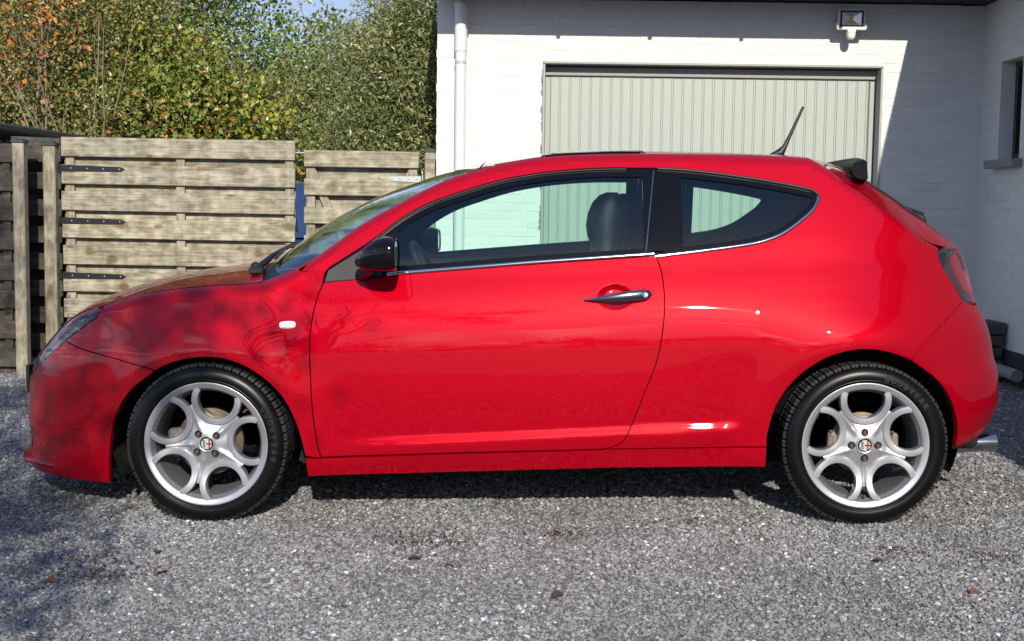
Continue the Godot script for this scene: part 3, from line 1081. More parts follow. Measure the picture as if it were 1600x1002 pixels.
	# --- bonnet, screen, roof and tailgate
	var hood := vs([[-2.157, -0.99], [-2.157, 0.99], [-1.045, 0.985], [-1.06, 0.90], [-1.11, 0.50], [-1.135, 0.0], [-1.11, -0.50], [-1.06, -0.90], [-1.045, -0.985]])
	var cap := func(called: String, ts: Array, m: Material, cell: Vector2, off := 0.0, gap := 0.002, rim := 0.012, thick := 0.0) -> MeshInstance3D:
		var poly := dense(ts, 0.025)
		if Geometry2D.is_polygon_clockwise(poly):
			poly.reverse()
		return put(called, panel(TOP, poly, cell, off, gap, rim, thick), m, car)
	var bonnet: MeshInstance3D = cap.call("bonnet", hood, M.paint, Vector2(0.015, 0.05))
	for z in [-0.42, 0.42]:
		var jet := Shape.new()
		var p: Vector3 = top_ts(-1.17, z)
		jet.lathe([[0.020, 0.0], [0.018, 0.010], [0.010, 0.017], [0.0005, 0.019]], p, Vector3(-0.1, 1, 0).normalized(), 14)
		put("washer_jet", jet, M.black_plastic, bonnet)
	cap.call("cowl", vs([[-1.045, 0.985], [-1.06, 0.90], [-1.11, 0.50], [-1.135, 0.0], [-1.11, -0.50], [-1.06, -0.90], [-1.045, -0.985], [-0.985, -0.97], [-1.02, -0.85], [-1.075, -0.4], [-1.09, 0.0], [-1.075, 0.4], [-1.02, 0.85], [-0.985, 0.97]]), M.black_plastic, Vector2(0.02, 0.06), -0.008, 0.0)
	cap.call("windscreen", vs([[-0.985, 0.97], [-1.02, 0.85], [-1.075, 0.4], [-1.09, 0.0], [-1.075, -0.4], [-1.02, -0.85], [-0.985, -0.97], [-0.87, -0.980], [-0.36, -0.990], [-0.33, -0.6], [-0.32, 0.0], [-0.33, 0.6], [-0.36, 0.990], [-0.87, 0.980]]), M.glass, Vector2(0.03, 0.08), -0.003, 0.0, 0.0, 0.004)
	cap.call("header_panel", vs([[-0.356, 0.990], [-0.326, 0.6], [-0.316, 0.0], [-0.326, -0.6], [-0.356, -0.990], [-0.215, -0.990], [-0.19, 0.0], [-0.215, 0.990]]), M.roof_glass, Vector2(0.03, 0.08), 0.001)
	cap.call("roof_glass", vs([[-0.211, 0.990], [-0.186, 0.0], [-0.211, -0.990], [0.03, -0.985], [0.05, 0.0], [0.03, 0.985]]), M.roof_glass, Vector2(0.03, 0.08), 0.001)
	cap.call("sunroof_seal", vs([[0.030, 0.985], [0.05, 0.0], [0.030, -0.985], [0.44, -0.985], [0.44, 0.985]]), M.seal, Vector2(0.04, 0.08), -0.002, 0.0)
	cap.call("sunroof_panel", vs([[0.042, 0.955], [0.062, 0.0], [0.042, -0.955], [0.425, -0.955], [0.425, 0.955]]), M.roof_glass, Vector2(0.04, 0.08), 0.007, 0.002, 0.009)
	cap.call("roof_panel", vs([[0.44, 0.985], [0.44, -0.985], [1.075, -0.985], [1.075, 0.985]]), M.paint, Vector2(0.04, 0.08))
	for s in [1.0, -1.0]:
		cap.call("roof_rail", vs([[-0.985, s], [-0.985, s * 0.972], [-0.87, s * 0.982], [-0.36, s * 0.992], [-0.211, s * 0.992], [0.03, s * 0.987], [0.44, s * 0.987], [1.075, s * 0.987], [1.075, s]]), M.paint, Vector2(0.03, 0.02), 0.0, 0.0, 0.004)
		cap.call("wing_corner", vs([[-1.045, s], [-1.045, s * 0.985], [-0.985, s * 0.972], [-0.985, s]]), M.paint, Vector2(0.03, 0.02), 0.0, 0.0, 0.004)
	cap.call("tailgate", vs([[1.083, 0.995], [1.083, -0.995], [1.789, -0.995], [1.789, 0.995]]), M.paint, Vector2(0.02, 0.05))
	cap.call("rear_window", vs([[1.24, 0.62], [1.22, 0.0], [1.24, -0.62], [1.45, -0.64], [1.61, -0.56], [1.63, 0.0], [1.61, 0.56], [1.45, 0.64]]), M.screen_glass, Vector2(0.02, 0.05), 0.003, 0.0, 0.006)
	var head := panel(TOP, dense(vs([[-0.33, 0.96], [-0.33, -0.96], [1.08, -0.96], [1.08, 0.96]]), 0.1).duplicate(), Vector2(0.08, 0.1), -0.03, 0.0, 0.0)
	if head.idx.is_empty():
		var hp := dense(vs([[-0.33, -0.96], [1.08, -0.96], [1.08, 0.96], [-0.33, 0.96]]), 0.1)
		head = panel(TOP, hp, Vector2(0.08, 0.1), -0.03, 0.0, 0.0)
	put("headliner", head, M.lining, car)
	# --- spoiler, aerial, wipers
	var sp := Shape.new()
	var rows := []
	for i in 21:
		var z := lerpf(-0.565, 0.565, i / 20.0)
		var c := 1.0 - pow(absf(z) / 0.565, 2.0)
		var f := 1.0 - 0.25 * pow(absf(z) / 0.565, 8.0)
		var row := []
		for q in [[1.250, 1.362], [1.256, 1.380], [1.272, 1.386], [1.292, 1.381], [1.305, 1.370], [1.306, 1.345], [1.309, 1.305], [1.303, 1.297], [1.285, 1.300], [1.270, 1.308], [1.260, 1.322], [1.252, 1.34]]:
			row.append(Vector3(1.22 + (q[0] - 1.22) * f + 0.075 * c, 1.35 + (q[1] - 1.35) * f + 0.022 * c, z))
		rows.append(row)
	sp.skin(rows, true)
	for e in [0, 20]:
		var mid := Vector3.ZERO
		for p in rows[e]:
			mid += p / 12.0
		for j in 12:
			if e == 0:
				sp.tri(mid, rows[e][j], rows[e][(j + 1) % 12])
			else:
				sp.tri(mid, rows[e][(j + 1) % 12], rows[e][j])
	put("spoiler", sp, M.black_satin, car)
	var aer := Shape.new()
	aer.tube([Vector3(0.995, 1.418, 0), Vector3(1.035, 1.427, 0), Vector3(1.062, 1.438, 0), Vector3(1.078, 1.462, 0), Vector3(1.100, 1.51, 0), Vector3(1.155, 1.632, 0)], [0.004, 0.014, 0.019, 0.0105, 0.0075, 0.0055], 10)
	put("aerial", aer, M.black_plastic, car)
	var wip := Shape.new()
	var c0 := top_ts(-1.075, 0.55)
	wip.tube([top_ts(-1.115, 0.80) + Vector3(0, 0.012, 0), c0 + Vector3(0.0, 0.028, 0), top_ts(-1.06, 0.1) + Vector3(0, 0.03, 0)], [0.016, 0.011, 0.008], 8)
	wip.tube([top_ts(-1.04, 0.72) + Vector3(0, 0.022, 0), top_ts(-1.055, 0.3) + Vector3(0, 0.024, 0), top_ts(-1.06, -0.1) + Vector3(0, 0.02, 0)], 0.007, 6)
	wip.chamfer_box(top_ts(-1.10, 0.80) + Vector3(0, 0.014, 0), Vector3(0.06, 0.026, 0.05), 0.006)
	put("wiper", wip, M.black_plastic, car)
	var rw := Shape.new()
	rw.chamfer_box(Vector3(1.662, 1.150, 0.0), Vector3(0.05, 0.035, 0.06), 0.008, Basis(Vector3(0, 0, 1), -0.7))
	rw.tube([Vector3(1.672, 1.165, 0), Vector3(1.60, 1.215, -0.2), Vector3(1.56, 1.235, -0.36)], [0.012, 0.009, 0.006], 8)
	put("rear_wiper", rw, M.black_plastic, car)
	# --- mirrors
	for h in [1.0, -1.0]:
		var root := Shape.new()
		var tri_xy := inset([Vector2(-0.800, 0.924), Vector2(-0.69, 0.932), Vector2(-0.578, 0.944), Vector2(-0.578, 1.10), Vector2(-0.628, 1.066), Vector2(-0.788, 0.966)], 0.0, Vector2(-9, -9), Vector2(9, 9))
		var tm := panel(SIDE, side_poly_ccw(tri_xy), Vector2(0.03, 0.03), 0.002, 0.0, 0.01).mesh()
		var mroot := put("mirror_foot", tm if h > 0.0 else flipped(tm), M.black_plastic, car)
		var shell := Shape.new()
		var srows := []
		# sections from the front tip to the glass: x, lowest y, highest y, inner z, outer z
		for q in [[-0.664, 1.002, 1.010, 0.872, 0.885], [-0.655, 0.988, 1.024, 0.848, 0.915], [-0.633, 0.980, 1.053, 0.832, 0.945], [-0.606, 0.975, 1.077, 0.822, 0.970], [-0.574, 0.972, 1.095, 0.816, 0.988], [-0.543, 0.970, 1.103, 0.812, 0.996], [-0.519, 0.971, 1.101, 0.812, 0.996], [-0.506, 0.976, 1.094, 0.816, 0.991], [-0.502, 0.982, 1.087, 0.822, 0.985]]:
			var row := []
			for j in 28:
				var a := -TAU * j / 28.0
				var cz := pow(absf(cos(a)), 0.72) * signf(cos(a))
				var cy := pow(absf(sin(a)), 0.72) * signf(sin(a))
				row.append(Vector3(q[0], (q[1] + q[2]) / 2.0 + cy * (q[2] - q[1]) / 2.0, (q[3] + q[4]) / 2.0 + cz * (q[4] - q[3]) / 2.0))
			srows.append(row)
		shell.skin(srows, true)
		var last: Array = srows[srows.size() - 1]
		var first: Array = srows[0]
		var mid := Vector3(-0.508, 1.034, 0.904)
		var lens := Shape.new()
		for j in 28:
			lens.tri(mid, last[j] + Vector3(-0.004, 0, 0), last[(j + 1) % 28] + Vector3(-0.004, 0, 0))
			shell.tri(Vector3(-0.667, 1.006, 0.878), first[(j + 1) % 28], first[j])
		put("mirror_shell", shell.mesh() if h > 0.0 else flipped(shell.mesh()), M.black_gloss, mroot)
		put("mirror_glass", lens.mesh() if h > 0.0 else flipped(lens.mesh()), M.chrome, mroot)
		var arm := Shape.new()
		arm.tube([Vector3(-0.66, 0.950, 0.745), Vector3(-0.630, 0.966, 0.80), Vector3(-0.600, 0.988, 0.86)], [0.026, 0.024, 0.022], 12)
		put("mirror_arm", arm.mesh() if h > 0.0 else flipped(arm.mesh()), M.seal, mroot)
	# --- door handles and side repeaters
	for h in [1.0, -1.0]:
		var hs := Shape.new()
		var hrows := []
		for i in 19:
			var f := i / 18.0
			var x := lerpf(0.192, 0.452, f)
			var y := lerpf(0.857, 0.879, f)
			var uv := skin_xy(Vector2(x, y))
			var b := skin_uv(uv.x, uv.y)
			b.z = lerpf(0.8085, 0.802, f) + 0.022 * pow(sin(PI * clampf(f, 0.02, 0.98)), 0.5)
			var r := 0.0205 * pow(smoothstep(-0.12, 0.8, f), 0.8) * sqrt(maxf(0.0, 1.0 - pow(maxf(0.0, (f - 0.86) / 0.14), 2.0))) + 0.0008
			var row := []
			for j in 16:
				var a := -TAU * j / 16.0
				row.append(b + Vector3(0, sin(a) * r, cos(a) * r * 0.62))
			hrows.append(row)
		hs.skin(hrows, true)
		var hd := put("door_handle", hs.mesh() if h > 0.0 else flipped(hs.mesh()), M.dark_chrome, car)
		var lock := Shape.new()
		lock.lathe([[0.0125, 0.0], [0.012, 0.004], [0.0085, 0.005], [0.0005, 0.0055]], Vector3(0.424, 0.8765, 0.8300), Vector3(0, 0.25, 1).normalized(), 20)
		put("lock_barrel", lock.mesh() if h > 0.0 else flipped(lock.mesh()), M.chrome, hd)
		var rep := Shape.new()
		var uv := skin_xy(Vector2(-0.936, 0.7625))
		var c := skin_uv(uv.x, uv.y)
		var n := normal_on(SIDE, uv)
		var ex := Vector3(1, 0.03, 0).normalized()
		ex = (ex - n * ex.dot(n)).normalized()
		var ey := n.cross(ex)
		for layer in [[1.0, 0.0, 0.005], [0.80, 0.005, 0.0085]]:
			var ring0 := []
			var ring1 := []
			for j in 28:
				var a := TAU * j / 28.0
				var p: Vector2 = Vector2(clampf(cos(a) * 2.0, -1.0, 1.0) * 0.0185 + cos(a) * 0.0145, sin(a) * 0.0145) * layer[0]
				ring0.append(c + ex * p.x + ey * p.y + n * (layer[1] - 0.004))
				ring1.append(c + ex * p.x * 0.97 + ey * p.y * 0.97 + n * layer[2])
			rep.skin([ring0, ring1], true)
			for j in range(1, 27):
				rep.tri(ring1[0], ring1[j], ring1[j + 1])
		put("side_repeater", rep.mesh() if h > 0.0 else flipped(rep.mesh()), M.amber, car)
	# --- nose: shield grille, intake, number plate
	var shield := PackedVector2Array()
	for q in [[-0.115, 0.545], [-0.09, 0.565], [0.09, 0.565], [0.115, 0.545], [0.095, 0.44], [0.055, 0.345], [0.0, 0.295], [-0.055, 0.345], [-0.095, 0.44]]:
		shield.append(Vector2(q[0], q[1]))
	var gr := Shape.new()
	gr.prism(shield, Vector3(-2.155, 0, 0), Vector3(0, 0, 1), Vector3(0, 1, 0), -0.025)
	var grille := put("shield_grille", gr, M.black_plastic, car)
	var bars := Shape.new()
	for i in 5:
		var y := 0.35 + i * 0.045
		bars.chamfer_box(Vector3(-2.182, y, 0), Vector3(0.008, 0.007, 0.05 + 0.03 * i), 0.002)
	put("grille_bars", bars, M.chrome, grille)
	var surround := Shape.new()
	var sp2 := []
	for i in shield.size() + 1:
		var p: Vector2 = shield[i % shield.size()]
		sp2.append(Vector3(-2.178, p.y, p.x))
	surround.tube(sp2, 0.008, 8)
	put("grille_surround", surround, M.chrome, grille)
	for h in [1.0, -1.0]:
		var ip := dense(vs([[UTIP, 0.195], [UTIP + 0.36, 0.205], [UTIP + 0.47, 0.245], [UTIP + 0.36, 0.275], [UTIP, 0.285]]), 0.02)
		var im := panel(SIDE, ip, Vector2(0.02, 0.02), 0.002, 0.0, 0.01).mesh()
		put("lower_intake", im if h > 0.0 else flipped(im), M.black_plastic, car)
	var pu := UTIP + 0.10
	var pc := skin_uv(pu, 0.497)
	var turn := 0.17
	var pl := Shape.new()
	pl.chamfer_box(pc + Vector3(0.006, 0, 0), Vector3(0.016, 0.115, 0.53), 0.003, Basis(Vector3.UP, turn))
	var plate := put("plate_holder", pl, M.black_plastic, car)
	var pf := Shape.new()
	pf.chamfer_box(pc + Vector3(-0.003, 0, 0), Vector3(0.004, 0.108, 0.515), 0.001, Basis(Vector3.UP, turn))
	put("number_plate", pf, M.plate, plate)
	var lipm := Shape.new()
	var lrow := []
	for i in 25:
		var u := lerpf(-1.95, UTIP, i / 24.0)
		lrow.append(skin_uv(u, 0.16))
	var lip_rows := []
	for i in lrow.size():
		var p: Vector3 = lrow[i]
		var f := smoothstep(0.0, 0.55, i / 24.0)
		var o := Vector3(-0.034 * f + 0.004, 0, -0.004 + 0.010 * f * smoothstep(0.2, 0.5, p.z))
		lip_rows.append([p + Vector3(0.02, 0.018, -0.006), p + o + Vector3(0, 0.014, 0), p + o + Vector3(0, 0.000, 0), p + Vector3(0.03, -0.016, -0.03)])
	lipm.skin(lip_rows)
	put("front_splitter", lipm, M.paint, car)
	put("front_splitter", flipped(lipm.mesh()), M.paint, car)
	# --- exhaust, floor
	var ex2 := Shape.new()
	ex2.tube([Vector3(1.55, 0.235, 0.46), Vector3(1.70, 0.245, 0.46), Vector3(1.862, 0.252, 0.46)], [0.030, 0.036, 0.036], 20, false)
	ex2.tube([Vector3(1.862, 0.252, 0.46), Vector3(1.82, 0.25, 0.46), Vector3(1.75, 0.248, 0.46)], [0.033, 0.032, 0.03], 20, true)
	put("exhaust_tip", ex2, M.chrome, car)
	var fl := Shape.new()
	fl.chamfer_box(Vector3(0.0, 0.275, 0), Vector3(1.72, 0.06, 1.40), 0.02)
	fl.chamfer_box(Vector3(-1.75, 0.19, 0), Vector3(0.36, 0.06, 1.15), 0.02)
	fl.chamfer_box(Vector3(1.66, 0.28, 0), Vector3(0.22, 0.08, 1.1), 0.02)
	fl.chamfer_box(Vector3(0.0, 0.26, 0), Vector3(3.6, 0.05, 0.95), 0.01)
	put("underbody", fl, M.under, car)
	var bulk := Shape.new()
	bulk.box(Vector3(-0.95, 0.60, 0), Vector3(0.03, 0.68, 1.45))
	bulk.box(Vector3(1.15, 0.62, 0), Vector3(0.03, 0.68, 1.2))
	bulk.box(Vector3(1.3, 0.965, 0), Vector3(0.45, 0.02, 1.25))
	put("bulkhead", bulk, M.lining, car)
	build_cabin(car)
	for s in [1.0, -1.0]:
		build_wheel(car, Vector3(-1.2555, 0.305, 0.842 * s), s, deg_to_rad(130.0) * s, true, s > 0.0)
		build_wheel(car, Vector3(1.2555, 0.305, 0.842 * s), s, 0.0, false, s > 0.0)

func side_poly_ccw(xy: Array) -> PackedVector2Array:
	var p := side_poly(xy)
	if Geometry2D.is_polygon_clockwise(p):
		p.reverse()
	return p

func inset(xy: Array, by: float, lo: Vector2, hi: Vector2) -> Array:
	var p := PackedVector2Array(xy)
	if Geometry2D.is_polygon_clockwise(p):
		p.reverse()
	var best := p
	if by > 0.0:
		var o := Geometry2D.offset_polygon(p, -by, Geometry2D.JOIN_ROUND)
		best = o[0]
		for q in o:
			if absf(area_of(q)) > absf(area_of(best)):
				best = q
	var sq := PackedVector2Array([lo, Vector2(hi.x, lo.y), hi, Vector2(lo.x, hi.y)])
	var r := Geometry2D.intersect_polygons(best, sq)
	return Array(r[0])

func area_of(p: PackedVector2Array) -> float:
	var a := 0.0
	for i in p.size():
		a += p[i].cross(p[(i + 1) % p.size()])
	return a * 0.5

# the band between an outline and the opening inside it, cut in two so that each piece is simple
func ring_both(called: String, outer: Array, inner: Array, material: Material, parent: Node, off: float) -> void:
	var o := side_poly_ccw(outer)
	var i := side_poly_ccw(inner)
	var mid := Vector2.ZERO
	for p in i:
		mid += p / i.size()
	var whole := Shape.new()
	var cuts := [PackedVector2Array([Vector2(-9, -9), Vector2(mid.x, -9), Vector2(mid.x, 9), Vector2(-9, 9)]), PackedVector2Array([Vector2(mid.x, -9), Vector2(9, -9), Vector2(9, 9), Vector2(mid.x, 9)])]
	for c in cuts:
		for h in Geometry2D.intersect_polygons(o, c):
			for q in Geometry2D.clip_polygons(h, i):
				if not Geometry2D.is_polygon_clockwise(q):
					whole.add(panel(SIDE, q, Vector2(0.025, 0.025), off, 0.0, 0.012), Transform3D.IDENTITY)
	put(called, whole, material, parent)
	put(called, flipped(whole.mesh()), material, parent)

# a raised strip along a line of the side view; shift moves it sideways within the surface
func line_both(called: String, xy: Array, wide: float, material: Material, parent: Node, high: float, shift: float) -> void:
	var s := Shape.new()
	var pts := dense(xy, 0.02, false)
	var rows := []
	for i in pts.size():
		var t := (pts[mini(i + 1, pts.size() - 1)] - pts[maxi(i - 1, 0)]).normalized()
		var across := Vector2(-t.y, t.x)
		var c := pts[i] - across * shift
		var row := []
		for q in [[-1.0, -0.006], [-0.85, high], [-0.3, high + 0.0025], [0.3, high + 0.0025], [0.85, high], [1.0, -0.006]]:
			var uv := skin_xy(c - across * wide * q[0])
			row.append(skin_uv(uv.x, uv.y) + normal_on(SIDE, uv) * q[1])
		rows.append(row)
	s.skin(rows)
	put(called, s, material, parent)
	put(called, flipped(s.mesh()), material, parent)

func build_cabin(car: Node3D) -> void:
	for q in [[0.365, 0.0, 1.0], [-0.365, 0.10, -1.0]]:
		var z: float = q[0]
		var dx: float = q[1]
		var seat := Shape.new()
		# backrest with the head restraint in one, leaning back
		var rows := []
		for p in [[0.13, 0.42, 0.20, 0.07], [0.15, 0.55, 0.235, 0.085], [0.195, 0.75, 0.235, 0.082], [0.245, 0.93, 0.205, 0.072], [0.278, 1.00, 0.15, 0.056], [0.290, 1.05, 0.125, 0.060], [0.290, 1.09, 0.130, 0.074], [0.290, 1.13, 0.132, 0.080], [0.296, 1.18, 0.130, 0.078], [0.303, 1.225, 0.12, 0.066], [0.310, 1.252, 0.095, 0.046], [0.314, 1.264, 0.05, 0.022]]:
			var row := []
			for j in 20:
				var a := -TAU * j / 20.0
				row.append(Vector3(p[0] + dx + sin(a) * p[3], p[1], z + signf(cos(a)) * pow(absf(cos(a)), 0.7) * p[2]))
			row.reverse()
			rows.append(row)
		seat.skin(rows, true)
		seat.chamfer_box(Vector3(-0.09 + dx, 0.40, z), Vector3(0.50, 0.17, 0.47), 0.05, Basis(Vector3(0, 0, 1), 0.12))
		put("front_seat", seat, M.seat, car)
	var rear := Shape.new()
	rear.chamfer_box(Vector3(0.82, 0.48, 0), Vector3(0.48, 0.18, 1.12), 0.05)
	rear.chamfer_box(Vector3(1.07, 0.75, 0), Vector3(0.14, 0.55, 1.12), 0.05, Basis(Vector3(0, 0, 1), -0.25))
	put("rear_seat", rear, M.seat, car)
	var dash := Shape.new()
	var prof := PackedVector2Array([Vector2(-1.02, 0.55), Vector2(-0.66, 0.55), Vector2(-0.60, 0.70), Vector2(-0.60, 0.84), Vector2(-0.64, 0.905), Vector2(-0.72, 0.925), Vector2(-1.0, 0.90)])
	dash.prism(prof, Vector3(0, 0, -0.70), Vector3(1, 0, 0), Vector3(0, 1, 0), 1.40, 0.01)
	dash.chamfer_box(Vector3(-0.66, 0.93, 0.36), Vector3(0.16, 0.07, 0.36), 0.03)
	put("dashboard", dash, M.dash, car)
	var wheel := Shape.new()
	var n := Vector3(0.88, 0.44, 0).normalized()
	var c := Vector3(-0.42, 0.895, 0.36)
	var s := Vector3(0, 0, 1)
	var u := n.cross(s)
	var ring := []
	for j in 33:
		var a := TAU * j / 32.0
		ring.append(c + (s * cos(a) + u * sin(a)) * 0.178)
	wheel.tube(ring, 0.0155, 10, false)
	for a in [PI, 0.0, -PI / 2.0]:
		wheel.tube([c, c + (s * cos(a) + u * sin(a)) * 0.172], [0.028, 0.016], 8)
	wheel.lathe([[0.066, -0.03], [0.062, 0.012], [0.04, 0.022], [0.0005, 0.024]], c - n * 0.01, n, 20)
	wheel.tube([c - n * 0.02, c - n * 0.3], [0.03, 0.04], 10)
	put("steering_wheel", wheel, M.dash, car)
	var mir := Shape.new()
	mir.chamfer_box(Vector3(-0.36, 1.265, 0), Vector3(0.035, 0.075, 0.25), 0.012, Basis(Vector3(0, 0, 1), -0.2))
	mir.tube([Vector3(-0.40, 1.33, 0), Vector3(-0.37, 1.28, 0)], 0.012, 8)
	put("cabin_mirror", mir, M.dash, car)
	# door cards and the broad lining behind the doors
	for h in [1.0, -1.0]:
		var card := Shape.new()
		var rows := []
		for i in 12:
			var x := lerpf(-0.80, 0.50, i / 11.0)
			var y := 0.975 + 0.068 * (x + 0.4)
			rows.append([Vector3(x, 0.30, 0.72), Vector3(x, 0.62, 0.69), Vector3(x, y - 0.05, 0.665), Vector3(x, y, 0.685), Vector3(x, y + 0.004, 0.735)])
		card.skin(rows)
		put("door_card", card.mesh() if h > 0.0 else flipped(card.mesh()), M.seat, car)
		var lower := Shape.new()
		var r2 := []
		for i in 9:
			var x := lerpf(0.50, 1.13, i / 8.0)
			r2.append([Vector3(x, 0.4, 0.66), Vector3(x, 0.9, 0.64), Vector3(x, 1.04 + 0.06 * maxf(0.0, x - 0.7), 0.62), Vector3(x, 1.05 + 0.06 * maxf(0.0, x - 0.7), 0.70)])
		lower.skin(r2)
		put("quarter_trim_panel", lower.mesh() if h > 0.0 else flipped(lower.mesh()), M.lining, car)
	var belt := Shape.new()
	belt.prism(PackedVector2Array([Vector2(0.42, 1.0), Vector2(0.735, 1.0), Vector2(0.748, 1.34), Vector2(0.50, 1.36)]), Vector3(0, 0.0, -0.60), Vector3(1, 0, 0), Vector3(0, 1, -0.0), 0.02)
	put("seat_belt_pillar", belt, M.lining, car)

func ground_y(x: float) -> float:
	return 0.01746 * clampf(x, -8.0, 8.0)

func build_ground() -> void:
	var g := Shape.new()
	var xs := [-260.0, -90.0, -30.0, -8.0, 8.0, 30.0, 90.0, 260.0]
	var zs := [260.0, 60.0, 12.0, -12.0, -60.0, -260.0]
	var rows := []
	for z in zs:
		var row := []
		for x in xs:
			row.append(Vector3(x, ground_y(x), z))
		rows.append(row)
	g.skin(rows)
	put("ground", g, M.gravel).set_meta("kind", "structure")
	# loose crushed stone over the sheet
	var kinds := []
	for k in 4:
		var s := Shape.new()
		var p: Array[Vector3] = []
		for q in [[0, 1, 0], [0, -1, 0], [0.9, 0.2, 0.1], [-0.9, -0.1, 0.2], [0.1, 0.1, 0.9], [-0.2, 0.0, -0.9]]:
			p.append(Vector3(q[0] + rng.randf_range(-0.35, 0.35), (q[1] + rng.randf_range(-0.2, 0.2)) * 0.62, q[2] + rng.randf_range(-0.35, 0.35)))
		for t in [[0, 4, 2], [0, 2, 5], [0, 5, 3], [0, 3, 4], [1, 2, 4], [1, 5, 2], [1, 3, 5], [1, 4, 3]]:
			s.tri(p[t[0]], p[t[1]], p[t[2]])
		kinds.append(s.mesh())
	var tones := [[0.195, 0.198, 0.203], [0.23, 0.233, 0.238], [0.16, 0.163, 0.168], [0.27, 0.273, 0.278], [0.21, 0.21, 0.205], [0.33, 0.335, 0.34], [0.52, 0.52, 0.51], [0.27, 0.25, 0.20], [0.26, 0.19, 0.13], [0.115, 0.12, 0.125]]
	var share := [24, 20, 16, 13, 12, 6, 3, 2, 0, 9]
	var bag := []
	for i in tones.size():
		for k in share[i]:
			bag.append(tones[i])
	var lists := [[], [], [], []]
	var dirt := FastNoiseLite.new()
	dirt.seed = 12
	dirt.frequency = 1.4
	# [z from, z to, half width at from, half width at to, stones per square metre, size]
	for zone in [[2.35, 0.55, 1.75, 2.6, 9800.0, 0.0072], [0.55, -4.2, 2.7, 4.2, 3400.0, 0.0092], [5.2, 2.35, 3.4, 2.4, 2200.0, 0.0105]]:
		var area: float = (zone[0] - zone[1]) * (zone[2] + zone[3])
		for i in int(area * zone[4]):
			var f := rng.randf()
			var z: float = lerpf(zone[0], zone[1], f)
			var x: float = rng.randf_range(-1.0, 1.0) * lerpf(zone[2], zone[3], f) - 0.1
			if z < -0.2 and z > -2.6 and absf(x) < 2.0 and rng.randf() < 0.6:
				continue
			var r: float = zone[5] * exp(rng.randf_range(-0.7, 0.42))
			var c: Array = bag[rng.randi() % bag.size()]
			var k := 1.03 * rng.randf_range(0.8, 1.15) * (1.0 + 0.30 * dirt.get_noise_2d(x, z * 0.6))
			var t := Transform3D(Basis.from_euler(Vector3(rng.randf_range(-0.5, 0.5), rng.randf() * TAU, rng.randf_range(-0.5, 0.5))).scaled(Vector3.ONE * r), Vector3(x, ground_y(x) + r * rng.randf_range(0.05, 0.5), z))
			lists[i % 4].append([t, Color(c[0] * k, c[1] * k, c[2] * k)])
	# the drive goes on beside what the photograph shows
	for i in 46000:
		var x := rng.randf_range(-6.5, 4.4)
		var z := rng.randf_range(-5.0, 5.2)
		if absf(x + 0.1) < lerpf(2.0, 4.1, clampf((2.35 - z) / 6.5, 0.0, 1.0)) or x > SIDE_X:
			continue
		var r := 0.0125 * exp(rng.randf_range(-0.6, 0.4))
		var c: Array = bag[rng.randi() % bag.size()]
		lists[i % 4].append([Transform3D(Basis.from_euler(Vector3(rng.randf_range(-0.5, 0.5), rng.randf() * TAU, rng.randf_range(-0.5, 0.5))).scaled(Vector3.ONE * r), Vector3(x, ground_y(x) + r * 0.25, z)), Color(c[0], c[1], c[2])])
	for k in 4:
		scatter("gravel", kinds[k], M.stone, lists[k], self)

func scatter(called: String, mesh: Mesh, material: Material, list: Array, parent: Node) -> MultiMeshInstance3D:
	var mm := MultiMesh.new()
	mm.transform_format = MultiMesh.TRANSFORM_3D
	mm.use_colors = true
	mm.instance_count = list.size()
	mm.mesh = mesh
	for i in list.size():
		mm.set_instance_transform(i, list[i][0])
		mm.set_instance_color(i, list[i][1])
	var o := MultiMeshInstance3D.new()
	o.name = called
	o.multimesh = mm
	o.material_override = material
	o.set_meta("kind", "stuff")
	parent.add_child(o, true)
	return o

const WALL_Z := -3.80
const SIDE_X := 3.228
const EAVE := 2.665

